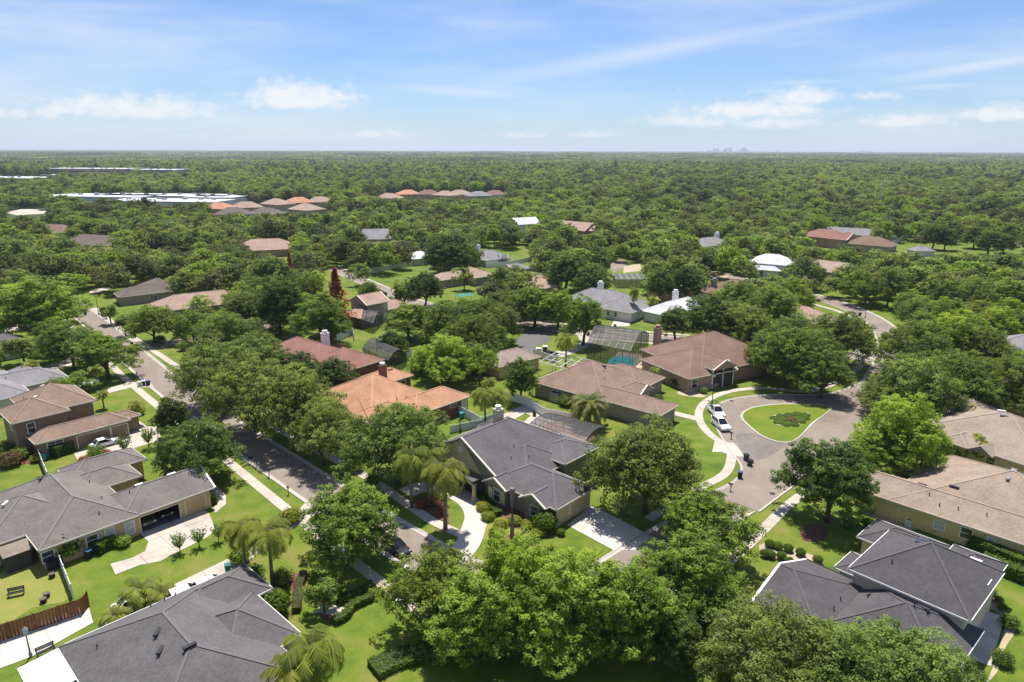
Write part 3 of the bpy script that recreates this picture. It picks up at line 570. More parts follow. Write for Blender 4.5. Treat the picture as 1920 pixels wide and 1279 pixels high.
# red-brown house
h7, _ = house('house', 'red brown hip roofed brick house with white chimney and domed screen', (722,674), 52, 'roof_red', 'brick', [(-16,-1.2,-27.5,-4,3.0,'v'), (-13,0,-12,0,3.0,'v'), (-20,-9,-27,-19,2.9)], wins=[(1,'+u',-5,1.3,1.4,.9)], pipes=[(-5,-22),(-3.2,-2.6),(-8,-25)])
chimney(h7, -4.4, -15.2, 4, 7.6, 1.5, 1.3, 'white')
# main house
h8, _ = house('house', 'sage green house under large slate gable roof with arched cream porch', (953,918), 47, 'roof_darkpurple', 'sage_wall',
  [(0,19.5,-18.6,0,3.0,'u','gh'), (3.2,13.4,-9,.6,3.0,'u','hh'), (.2,8.8,-4,8.4,3.0,'v','hh'), (-.5,6,2.5,7.2,3.0,'u','gh'), (-.6,4,-4.4,.2,3.0,'u','gh'), (10.2,18.8,-6,1.8,3.7,'u','hh',.34), (12.5,17.5,-19,-13.4,3.1,'u')],
  wins=[(3,'-u',4.8,1.3,1.5,.8),(4,'-u',-2.1,1.2,1.9,.5),(5,'+v',16.6,.9,.9,2.3)],
  doors=[(2,'+v',2.2,2.5,2.3,'garage_cream'),(2,'+v',5.9,4.3,2.3,'garage_cream')], pipes=[(6.5,-5.0),(4.4,-3.6),(7,-2.4),(14,-2)], trim='trim', slope=.54)
chimney(h8, 10.0, -11.6, 5, 9.0, 1.2, 1.2, 'cream_wall')
gw = MB(); gw.add([(-.07, 17.2, 3.45), (-.07, 5.3, 3.45), (-.07, 9.3, 7.55)], [(0,2,1)]); gw.add([(-.07,17.2,3.45),(-.07,5.3,3.45),(-.07,9.3,7.55),(.2,17.2,3.45),(.2,5.3,3.45),(.2,9.3,7.55)], [(0,3,5,2),(1,2,5,4),(0,1,4,3)]); gw.build('gable_wall', 'cream_wall', h8)
gv = MB(); gv.lathe([(.45, 0), (.45, .06), (.3, .08)], n=12); o = gv.build('gable_vent', 'white', h8); o.location = (-.09, 9.6, 6.0); o.rotation_euler = (0, R(-90), 0)
po = MB(); po.bar((-1.0, 17.6, 3.12), (-1.0, 4.9, 3.12), 1.9, .12); po.build('porch_roof', 'roof_darkpurple', h8)
pi_ = MB(); pi_.box(.02, .5, 5.2, 16.8, 0, 2.6); pi_.build('porch_shade_slab', 'inside', h8)  # dark slab before the wall; the porch's shade is put into its colour
for k, yy in enumerate((5.2, 8.8, 12.4, 16.0)):
    c = MB(); c.box(-1.75, -1.35, yy-.2, yy+.2, .5, 2.62); c.box(-1.85, -1.25, yy-.3, yy+.3, 0, .5); c.box(-1.8, -1.3, yy-.25, yy+.25, 2.5, 2.62); c.build('column', 'cream_wall', h8)
    if k < 3:
        a = MB(); n = 10
        for q in range(n):
            t0, t1 = q/n, (q+1)/n; ya, yb = yy+.2+3.2*t0, yy+.2+3.2*t1; za, zb = 2.2+.42*math.sin(math.pi*t0), 2.2+.42*math.sin(math.pi*t1)
            a.add([(-1.72,ya,za),(-1.72,yb,zb),(-1.72,yb,3.04),(-1.72,ya,3.04),(-1.4,ya,za),(-1.4,yb,zb),(-1.4,yb,3.04),(-1.4,ya,3.04)], [(0,3,2,1),(4,5,6,7),(0,1,5,4)])
        a.build('arch', 'cream_wall', h8)
for y0 in (1.0, 3.4):
    sm = MB(); sm.box(-.22, -.14, y0-.5, y0+.3, .45, 2.4); sm.build('shutter', 'cream_wall', h8)
# brown house beside the date palm
h9, _ = house('house', 'brown hip roofed house behind the date palm with white screen frame', (1022,722), -40, 'roof_brown', 'taupe_wall', [(-3.4,13.8,-17,0,3.0,'v'), (3,16,-20,-9,3.0,'u','hh'), (12,17.4,-12.5,-6.8,3.0,'u','hg'), (7,25.5,-7.2,-.1,3.0,'u','hh',.42)],
  wins=[(0,'+v',2,1.1,1.2,1.0),(0,'+v',7,2,1.2,1.0,True),(2,'+u',-9.6,1.2,1.5,.7)], vents=[(3.4,-7.4,0,'terracotta'),(1.0,-6.6,0,'terracotta'),(7.5,-9.5,0,'dark_metal')], pipes=[(-.4,-7),(8.6,-8.0),(10,-6)])
# brown house with white-columned porch
h10, _ = house('house', 'brown roofed house with tall white columned porch facing the traffic circle', (1195,655), -62, 'roof_umber', 'pink_wall', [(0,20.4,-24,-.6,3.5,'v','hh'), (5.5,21.4,-10,3.6,3.2,'v','hg',.42), (8,21.6,-9.6,-2.7,4.2,'u','hg',.5), (6,20.2,-17,-9,3.45)],
  wins=[(3,'+u',-11.6,1.8,1.9,.9),(1,'+u',1.5,1.4,1.6,.9)], pipes=[(10,-12),(13,-6)], zorg=3.5)
chimney(h10, -1.0, -6.6, 2.5, 7.8, 1.5, 1.2, 'pink_wall', 'terracotta')
for yv in (-9.1, -6.2, -3.3):
    c = MB(); c.lathe([(.26, 0), (.26, .2), (.19, .3), (.17, 3.7), (.25, 3.8), (.25, 4.1)], n=10); o = c.build('column', 'white', h10); o.location = (21.0, -yv, 0)
pr = MB(); pr.box(20.6, 21.14-.02, 3.3, 9.2, 0, 3.9); pr.build('porch_shade_slab', 'inside', h10)  # no real hollow: near-black slab behind the columns, porch shade as colour
pg = MB(); pg.box(20.8, 21.25, 3.0, 9.4, 3.9, 4.16); pg.build('porch_beam', 'pink_wall', h10)
for bb in ((20.9, 21.18, -3.9, 5.0, 0, .9), (19.66, 19.78, 9.5, 16.6, 0, .9)): bandm = MB(); bandm.box(*bb); bandm.build('stone_base', 'taupe_wall', h10)
# right: beige, yellow-walled, dark two-storey
h15, _ = house('house', 'beige hip roofed cream house with tiny front gable behind lime green shrub', (1757,822), -58, 'roof_beige', 'cream_wall', [(-5,15,-20,-1.0,3.0,'u','hh',.42), (0,4.5,-6,0,3.0,'v'), (10,19,-22,-1.6,3.0,'v','hh',.42), (-12,2,-22,-12,3.0,'u')], wins=[(1,'+v',2.2,1.0,1.0,1.2),(2,'+v',14.5,1.1,1.5,.8),(0,'+v',7.5,1.2,1.2,1)], vents=[(4,-11,30,'white'),(5,-9.6,30,'grey_metal')], pipes=[(9,-9),(10,-7)])
smg = MB(); smg.add([(4.6,-.2,2.95),(8.2,-.2,2.95),(6.4,-.2,4.1),(6.4,2.6,4.1),(4.6,2.0,2.95),(8.2,2.0,2.95)], [(0,1,2),(0,2,3,4),(1,5,3,2)]); smg.build('front_gable', 'roof_beige', h15)
h16, _ = house('house', 'long yellow walled house with brown shingle roof above clipped hedge', (1615,920), -46, 'roof_sandbrown', 'yellow_wall', [(-.6,22,-8.2,0,3.0,'u','gh',.40), (3.4,26,-22,-.1,3.0,'u','hh',.40), (4.0,12,-21,-12,3.0,'u','hh',.4)],
  wins=[(0,'+v',9.6,1.2,1.2,1.0,True),(0,'+v',12.6,1.2,1.4,1.0),(0,'+v',15.2,.7,1.2,1.0,True)], doors=[(0,'+v',5.3,1.0,2.1,'yellow_wall')], vents=[(6,-4.6,0,'dark_metal'),(9.5,-5.4,0,'dark_metal'),(14.4,-9.5,90,'grey_metal'),(14.4,-11.5,90,'grey_metal'),(14.4,-13.5,90,'grey_metal')], pipes=[(7.4,-2.8),(9,-1.6),(11,-2),(14,-2.4)])
h17, rz17 = house('house', 'charcoal roofed two storey house with beige upper wall above lower roofs', (1511,1047), -48, 'roof_ink', 'beige_wall',
  [(.1,8.0,0,13,2.9,'u','gh',.36), (5.2,16.6,-9.8,1.9,5.15,'u','hh',.58), (6.2,17.3,-1.2,9.6,2.9,'u','hh',.50), (2.9,9,-5.3,-.6,3.0,'u','hh',.4), (2.0,11,-15.2,-9,3.0,'u','hh',.45), (11,16.2,-13.2,-6,4.4,'u','hh',.45)],
  wins=[(1,'+u',-6,1.2,1.2,4.2)], vents=[(14.2,-8.4,0,'white'),(12.9,3.0,0,'dark_metal')], pipes=[(8.6,-.4),(12.4,4.0),(11.2,7.4),(13.4,3.4),(6.2,5.5),(6.4,7.5)], trim='white')
gt = MB(); gt.bar((.1, .06, 2.9), (8.0, .06, 2.9), .14, .12); gt.bar((8.0, -.05, 3.0), (8.0, -3.6, 4.15), .1, .1); gt.build('gutter', 'gutter_black', h17)
sky_m = MB(); sky_m.box(-.55, .55, -.4, .4, 0, .1)
for a, (u, v) in enumerate([(9.6,-6.4),(9.9,-4.6)]): o = sky_m.build('skylight', 'window_glass', h17); o.location = (u, -v, rz17(u, v)-.02); o.rotation_euler = (0, R(-14), 0)
# ------------------------------------------------------------------ houses farther off
def mid(label, px, py, th, roof, wall, blocks, trim='trim', ch=None, wins=(), group=None, z=4.0, doors=()):
    x, y = W(px, py, z); h, _ = house('house', label, (x, y, 0), th, 'roof_'+roof, wall, blocks, trim=trim, wins=wins, group=group, doors=doors)
    if ch: chimney(h, *ch)
    return h
mid('tan two storey house with attached garage behind the red dead conifer', 700, 575, 48, 'pink', 'taupe_wall', [(-5,3,-5,4,5.8,'u','gg'), (1,12,-4.4,3,3.0,'u','gh'), (-9,-2,-3,6,3.0)], wins=[(0,'+v',1.6,.9,1.5,3.9,True),(0,'+v',1.6,.9,1.3,.9,True),(2,'+v',-4,1.2,1.4,.8)])
mid('tan L shaped house beside the big round dark tree', 868, 512, 40, 'tan', 'taupe_wall', [(-13,3,-5,3,3.0,'u'), (0,10,-9,7,3.0,'v')], wins=[(0,'+v',-6,1.3,1.3,.9)])
mid('dark grey hip roofed house with white arched lanai behind fence', 920, 478, 42, 'midgrey', 'white_wall', [(-8,7,-7,6,3.0), (-3,5,-10,2,3.0)], ch=(-2,-6,4,7.6,1.4,1.2,'white'), trim='white')
mid('pale roofed outbuilding beside the long white vinyl fence', 786, 477, 42, 'pale', 'white_wall', [(-6,6,-5,5,3.0)], trim='white')
mid('tan roofed house with flat dark screen cage behind grey house', 1012, 528, -42, 'pink', 'taupe_wall', [(-12,6,-5,5,3.0), (-9,0,-10,3,3.0)])
mid('brown roofed house partly hidden behind leafy crowns', 1035, 490, -42, 'dusk', 'taupe_wall', [(-8,8,-6,6,3.0)])
mid('grey blue gabled house at the end of white fence', 968, 498, 42, 'midgrey', 'white_wall', [(-5,5,-4,4,3.0,'u','gh')])
mid('large grey hip roofed house with white chimney and low hedge', 1132, 560, -36, 'midgrey', 'white_wall', [(-12,11,-8,6,3.2,'u'), (2,14,-4,8.5,3.0,'u'), (-11,-2,-3,9,3.0)], ch=(-4,-5,5,7.8,1.6,1.3,'white'), wins=[(1,'+v',6,.9,1.2,1.1),(1,'+v',8.4,.9,1.2,1.1),(2,'+v',-6,1.4,1.2,1)], trim='white')
mid('pale grey metal roofed house with white chimney beside driveway', 1272, 570, 42, 'pale', 'white_wall', [(-11,10,-5,5,3.0,'u'), (-12,-4,-4,7,3.0,'v','gh')], ch=(4,-4,4,6.7,1.6,1.2,'white'), trim='white')
mid('brown roofed white house with grey chimney among dense oaks', 1358, 537, 30, 'umber', 'white_wall', [(-9,7,-6,4,3.0), (2,13,-7,1,3.2,'u')], ch=(-5,0,3.6,6.8,1.6,1.4,'grey_metal','grey_metal'), trim='white', wins=[(0,'+v',-5,1.5,1.4,.8),(0,'+v',1,1.5,1.4,.8)])
mid('pink tiled hip roofed house behind the bend of the street', 1508, 597, -48, 'pink', 'pink_wall', [(-10,9,-9,8,3.0), (-13,-4,0,9,3.0)], ch=(-8,-4,4,7.6,1.5,1.2,'brick','terracotta'))
mid('white roofed two storey house among trees near the bend', 1446, 497, -30, 'pale', 'white_wall', [(-9,9,-7,6,5.2), (-7,5,0,9,3.2)], trim='white', wins=[(0,'+v',-4,1.4,1.8,3),(1,'+v',-2,1.4,1.8,.8)])
mid('grey roofed house with square white chimney deep in trees', 1332, 457, 35, 'midgrey', 'white_wall', [(-12,10,-7,6,4.0)], ch=(7,-2,4,8.6,2,1.6,'white'), trim='white')
mid('red brown roofed house with mock timber gables near the dirt track', 1555, 448, -50, 'red', 'pink_wall', [(-14,8,-9,6,5.0), (2,12,-6,7,5.0,'u','hg')])
mid('low grey roofed house behind red brown gables', 1600, 437, -30, 'midgrey', 'taupe_wall', [(-22,22,-8,5,3.5)])
mid('brown hip roofed house at the end of the grey fence', 1632, 455, -40, 'umber', 'taupe_wall', [(-11,11,-8,7,3.5)])
mid('small grey roofed shelter on the lawn by dirt track', 1728, 463, 0, 'midgrey', 'white_wall', [(-5,5,-4,4,2.6)], trim='white')
mid('dark brown hip roofed house with white porch left of pink roof', 280, 540, 40, 'dusk', 'taupe_wall', [(-10,6,-4,5,3.0), (-2,9,-11,3,3.4,'v')], wins=[(0,'+v',0,2,1.4,.7)])
mid('pink hip roofed low house behind street trees and fence', 365, 563, 35, 'pink', 'taupe_wall', [(-12,15,-7,6,3.0,'u')])
mid('pink hip roofed house by red flowering shrubs', 505, 462, 20, 'pink', 'pink_wall', [(-16,13,-9,8,3.4,'u')])
mid('slate grey hip roofed house amid dense canopy', 708, 443, 10, 'midgrey', 'grey_wall', [(-17,14,-9,9,3.5,'u')])
mid('dark hip roofed house under the left hand canopy', 183, 453, -20, 'dusk', 'taupe_wall', [(-17,15,-8,8,3.4,'u')])
mid('brown roofed building beside pale car park', 104, 432, -15, 'umber', 'taupe_wall', [(-15,14,-8,8,3.5,'u')])
mid('white gabled roof peeking above canopy alone', 982, 423, 30, 'pale', 'white_wall', [(-8,8,-7,7,5.5,'u','gg')], trim='white')
mid('brown gabled roof with dormers sunk in canopy', 1094, 433, -40, 'pink', 'pink_wall', [(-14,6,-8,8,5,'u','gg'), (0,12,-5,5,5,'u','hg')])
mid('tan gabled house shaded under dark trees by the bend', 1552, 508, -50, 'tan', 'tan_wall', [(-8,8,-7,6,4.6,'u','gg')])
mid('pink walled house seen between slender trunks', 1260, 540, 30, 'pink', 'pink_wall', [(-7,7,-5,5,3.2)])
mid('tan walled building behind white gate', 985, 655, 40, 'beige', 'tan_wall', [(-11,1.5,-4,4,2.9,'u')])
mid('cream carport house at the right edge behind oaks', 1862, 728, -58, 'beige', 'yellow_wall', [(-9,8,-8,3,3.0,'u')], doors=[(0,'+v',-5,5.4,2.3,'inside','open')])
mid('grey roofed house at the right edge among the oaks', 1895, 640, -50, 'midgrey', 'white_wall', [(-4,14,-8,6,3.0,'u')])
for k, (px, py, rc, lab) in enumerate([(413,388,'clay','orange tiled far house at the left end of its row'), (462,386,'pink','pink tiled far house with steep gable beside orange roof'), (437,398,'dusk','dark tiled far house in front of the orange row'), (520,380,'pink','pinkish far house in the middle of its row'), (500,398,'dusk','brown far house with dark front garden tree'), (560,377,'clay','orange tiled far house in the middle of its row'), (600,376,'tan','tan tiled far house at the right end of its row'), (575,390,'tan','tan far house half hidden by a pale tree'),
        (730,369,'pink','pink tiled distant house at the left end of row'), (765,362,'clay','bright orange tiled distant house'), (803,362,'umber','brown tiled distant house beside bright orange roof'), (836,364,'pink','pink tiled distant house with steep front gable'), (862,362,'tan','tan tiled distant house beside the grey roof'), (897,365,'midgrey','grey roofed distant house between tan and brown roofs'), (928,363,'umber','brown roofed distant house with white wall at row end')]):
    x, y = W(px, py, 6); house('house', lab, (x, y, 0), (-20, 25, 10, -35)[k % 4], 'roof_'+rc, 'tan_wall' if k != 14 else 'white_wall', [(-12,12,-8,9,5.2), (-4,9,-12,4,4.6)], group='far houses in two rows', wins=[(0,'+v',-8,1.6,1.6,3),(0,'+v',-2,1.6,1.6,3)])
def flat_building(name, label, px, py, z, L, D, th, roof='white_roof', wall='white_wall', bands=0):
    x, y = W(px, py, z); h = thing(name, label, 'building', (x, y, 0), R(th)); m = MB(); m.box(-L/2, L/2, -D/2, D/2, 0, z); m.build('wall', wall, h)
    r = MB(); r.box(-L/2-.6, L/2+.6, -D/2-.6, D/2+.6, z+.01, z+.5); ro = r.build('roof', roof, h); FEET.append((x, y, max(L, D)*.5))
    for k in range(int(L/12)):
        u = MB(); u.box(-1.6, 1.6, -1.2, 1.2, 0, 1.3); o = u.build('rooftop_unit', 'grey_metal', ro); o.location = (-L/2 + 8 + k*12 + random.uniform(-3, 3), random.uniform(-D/3, D/3), z+.5)
    for b in range(bands):
        q = MB(); q.box(-L/2+2, L/2-2, -D/2-.12, -D/2-.01, 1.4 + b*4, 3.4 + b*4); q.build('window_band', 'far_glass', h)
flat_building('warehouse', 'white flat roofed warehouse at the left end of its row', 195, 367, 8, 95, 38, -10); flat_building('warehouse', 'white flat roofed warehouse behind the orange tiled houses', 315, 366, 8, 120, 30, -6); flat_building('warehouse', 'white flat roofed warehouse nearest the orange tiled houses', 320, 376, 8, 95, 32, -8); flat_building('warehouse', 'small white flat roofed warehouse at right end of its row', 405, 369, 8, 45, 28, -6)
flat_building('office_building', 'long dark glazed office block with white roof', 178, 316, 15, 150, 50, -4, 'white_roof', 'far_tan', 3); flat_building('office_building', 'dark glazed office block right of the longest office', 300, 318, 14, 80, 50, -4, 'white_roof', 'far_tan', 3)
flat_building('office_building', 'low grey roofed office annex before longest office', 150, 328, 6, 110, 40, -4, 'metal_roof', 'far_tan', 1); flat_building('office_building', 'low pale office annex before the second office', 262, 333, 6, 100, 40, -4, 'metal_roof', 'far_tan', 1); flat_building('office_building', 'low white office annex on the right of the offices', 378, 329, 6, 110, 50, -4, 'white_roof', 'far_tan', 1); flat_building('office_building', 'wide pale low roof at the left edge', 40, 333, 6, 170, 60, -4, 'white_roof', 'far_tan', 1)
# skyline on the horizon
sk = [(1318,3),(1326,5),(1332,5),(1338,9),(1341,7),(1345,9),(1350,4),(1358,7),(1361,9),(1366,10),(1369,9),(1383,5),(1390,9),(1394,10),(1398,8),(1402,4),(1424,4),(1456,5),(1494,3),(1610,4),(1618,5),(1625,4),(1632,4)]
for px, hp in sk:
    y = 17000.0 + random.uniform(-1200, 1200); x = (px-960)/FPX*y*cp_*1.0 + (px-960)/FPX*48*sp_; h = hp*y/FPX*cp_*1.05
    t = thing('office_tower', 'hazy high rise in the skyline on the horizon', 'tower', (x, y, 0), random.uniform(-.4, .4), 'towers of the distant skyline')
    w = random.uniform(38, 66); m = MB(); m.box(-w/2, w/2, -w/2, w/2, 0, h*.86); m.build('shaft', 'far_tower', t); m = MB(); m.box(-w*.36, w*.36, -w*.36, w*.36, h*.86, h); m.build('crown_block', 'far_tower', t)
for px, py, hh in [(1327,362,26),(1474,372,26),(1648,382,24),(1100,295,45),(998,360,22),(880,352,22)]:
    y0 = W(px, py+14)[1]; x0 = W(px, py+14)[0]; t = thing('utility_pole', 'tall slender pole rising above the far canopy', 'pole', (x0, y0, 0), 0, 'poles above the far canopy'); m = MB(); m.tube([(0,0,0),(0,0,hh)], [.45,.28], 6); m.build('shaft', 'plaster', t); m = MB(); m.bar((-2,0,hh-1.5),(2,0,hh-1.5),.3,.3); m.build('crossarm', 'plaster', t)

# ------------------------------------------------------------------ fences, cages, walls
def fence(label, pts, h=1.8, mat='white_vinyl', seg=2.4, name='vinyl_fence', plank=0.0):
    path = [Vector(p) for p in pts]; t = thing(name, label, 'fence', (path[0].x, path[0].y, 0)); o0 = path[0]
    for a, b in zip(path, path[1:]):
        n = max(1, round((b-a).length/seg)); d = (b-a)/n; ang = math.atan2(d.y, d.x)
        pm = MB(); pm.box(.06, d.length-.06, -.03, .03, .05, h-.1); me = pm.mesh('panel', mat); qm = MB(); qm.box(-.065, .065, -.065, .065, 0, h+.06); qm.add([(-.09,-.09,h+.06),(.09,-.09,h+.06),(.09,.09,h+.06),(-.09,.09,h+.06),(0,0,h+.16)], [(0,1,4),(1,2,4),(2,3,4),(3,0,4),(3,2,1,0)]); pme = qm.mesh('post', mat)
        km = MB(); km.box(0, plank-.012, -.02, .02, .04, h) if plank else None; kme = km.mesh('plank', mat) if plank else None
        for k in range(n):
            p = a + d*k - o0; o = link('post', pme, t); o.location = (p.x, p.y, 0); o.rotation_euler = (0, 0, ang)
            if plank:
                for q in range(int(d.length/plank)):
                    pp = p + d.normalized()*(q*plank); o = link('plank', kme, t); o.location = (pp.x, pp.y, random.uniform(-.02, .02)); o.rotation_euler = (0, 0, ang)
            else:
                o = link('panel', me, t); o.location = (p.x, p.y, 0); o.rotation_euler = (0, 0, ang)
        p = b - o0; o = link('post', pme, t); o.location = (p.x, p.y, 0)
    return t
fence('reddish wooden plank fence between dry lawn and pale patio', WP([(-30,1214),(158,1150),(167,1138)]), 1.9, 'wood_fence', 2.4, 'plank_fence', .30)
fence('white vinyl fence dividing the dry back lawn from the driveway lawn', WP([(110,1052),(137,1122)])); fence('white vinyl fence from brown house garage to the grey house', WP([(68,845),(92,905)]))
fence('white vinyl fence stepping down beside the brick orange roofed house', WP([(858,775),(905,800),(928,790)])); fence('white vinyl fence behind the domed slate screen cage', WP([(845,812),(905,800)]), 1.5)
fence('white vinyl fence beside the pale concrete side yard', WP([(958,752),(985,760),(1020,782),(1080,795)]), 1.9); fence('white vinyl fence along the far side of the bright open lawn', WP([(686,515),(720,508),(790,496)]), 2.2); fence('white vinyl fence behind the red brown roofed house', WP([(632,640),(662,628),(664,640)]), 2.0)
fence('pale vinyl fence left of the white screen frame', WP([(1000,668),(1045,682)]), 1.9); fence('white vinyl fence running up to the grey blue gabled house', WP([(915,502),(945,500),(985,492),(1010,488)]), 2.0); fence('grey fence running along the lawn to the dirt track', WP([(1668,462),(1712,442)]), 2.2)
fence('pale vinyl fence hidden under the dark street trees', WP([(530,612),(556,604),(590,596)]), 2.0); fence('white vinyl fence behind the bamboo clump', WP([(770,700),(800,690),(815,695)]), 2.0); fence('white vinyl fence behind the pink low roof', WP([(400,555),(440,545)]), 2.0)
fence('white vinyl fence beyond the domed screen cage', WP([(745,668),(762,672),(772,668)]), 1.8)
sheet('patio', WP([(935,782),(985,757),(1000,765),(1062,792),(1040,800),(985,775),(950,795)]), .05, 'concrete'); sheet('patio', WP([(970,800),(1000,778),(1040,795),(1010,812)]), .045, 'concrete')
def cage(label, corners, h, rise, mat='screen_bar', n=6, name='pool_cage', dome=True):
    """screened pool enclosure: frame bars with mesh between, barrel or flat top. corners: four world points"""
    c = [Vector(p) for p in corners]; o0 = c[0]; t = thing(name, label, 'pool cage', (o0.x, o0.y, 0)); c = [p - o0 for p in c]; fr, scn = MB(), MB()
    def pt(s, q):
        a = c[0].lerp(c[1], s); b = c[3].lerp(c[2], s); p = a.lerp(b, q); z = h + rise*(math.sin(math.pi*q) if dome else q); return (p.x, p.y, z)
    nq = 7
    for i in range(n+1):
        for j in range(nq): fr.bar(pt(i/n, j/nq), pt(i/n, (j+1)/nq), .09, .09)
        for q in (0, 1): p = pt(i/n, q); fr.bar((p[0], p[1], 0), p, .09, .09)
    for j in range(nq+1):
        fr.bar(pt(0, j/nq), pt(1, j/nq), .07, .07)
        for s in (0, 1): p = pt(s, j/nq); fr.bar((p[0], p[1], 0), p, .07, .07)
    for q in (0, 1):
        a, b = pt(0, q), pt(1, q); fr.bar((a[0], a[1], 1.0), (b[0], b[1], 1.0), .06, .06)
    tt = MB(); tt.add([pt(i/n, j/nq) for i in range(n+1) for j in range(nq+1)], [(i*(nq+1)+j, (i+1)*(nq+1)+j, (i+1)*(nq+1)+j+1, i*(nq+1)+j+1) for i in range(n) for j in range(nq)])
    for q in (0, 1): a, b = pt(0, q), pt(1, q); scn.add([(a[0],a[1],0),(b[0],b[1],0),b,a], [(0,1,2,3)])
    for s in (0, 1):
        for j in range(nq): a, b = pt(s, j/nq), pt(s, (j+1)/nq); scn.add([(a[0],a[1],0),(b[0],b[1],0),b,a], [(0,1,2,3)])
    fr.build('frame', mat, t); tt.build('roof_screen', 'insect_screen', t); scn.build('side_screen', 'insect_screen', t)
    return t
def rect(px, py, th, L, D, z=0.0):
    x, y = W(px, py, z); t = R(th); U = Vector((math.cos(t), math.sin(t))); V = Vector((-U.y, U.x)); o = Vector((x, y)); return [o, o+U*L, o+U*L+V*D, o+V*D]
cage('dark screened pool cage over terracotta patio behind the main slate roof', [W(988,800,2.7), W(1088,838,2.7), W(1135,800,2.7), W(1042,776,2.7)], 2.7, 1.0, n=6)
sheet('patio', [W(985,815), W(1080,850), W(1125,815), W(1035,790)], .07, 'patio_red', .05)
cage('domed dark screened pool cage beside the brown porch house', [W(1100,672), W(1180,690), W(1215,655), W(1130,642)], 4.0, 2.4, n=6)
cage('slate domed screen cage beside the red brown roof', [W(680,652,3), W(728,676,3), W(762,662,3), W(715,640,3)], 3.0, 1.6, n=4)
cage('domed screen cage behind the tan two storey house', [W(664,612), W(700,625), W(718,608), W(682,598)], 2.8, 1.8, n=4)
cage('flat dark screen cage beside the tan roof', rect(1020,545,40,9,13), 3.2, .4, n=5, dome=False); cage('flat pale screen cage in front of the slender trunks', rect(1155,540,0,11,9), 3.2, .5, 'screen_bar_white', 5, dome=False)
cage('white arched lanai cage beside dark grey roof', rect(896,498,0,13,6), 3, 1.4, 'screen_bar_white', 4)
pg_ = thing('pergola', 'white open pool frame of beams behind the brown hip roof', 'pergola', (*W(1010,703), 0), R(-40)); pg_.scale = (.85, .8, .9); m = MB()
for k in range(7): m.bar((k*2.2, 0, 3.2), (k*2.2, 7.5, 4.2), .14, .14)
for y_, z_ in ((0, 3.2), (2.5, 3.5), (5, 3.87), (7.5, 4.2)): m.bar((0, y_, z_+.14), (13.2, y_, z_+.14), .14, .14)
m.build('beams', 'screen_bar_white', pg_); m = MB()
for x_ in (0, 4.4, 8.8, 13.2):
    for y_, z_ in ((0, 3.2), (7.5, 4.2)): m.bar((x_, y_, 0), (x_, y_, z_), .14, .14)
m.build('posts', 'screen_bar_white', pg_)
sheet('pool_deck', [W(1130,690), W(1190,705), W(1222,668), W(1160,660)], .06, 'sand', .05); tag(sheet('pool_water', [tuple(p) for p in rounded(WP([(1140,676),(1165,668),(1188,672),(1186,690),(1165,692),(1150,686)]))], .085, 'pool_water', .02), kind='structure')

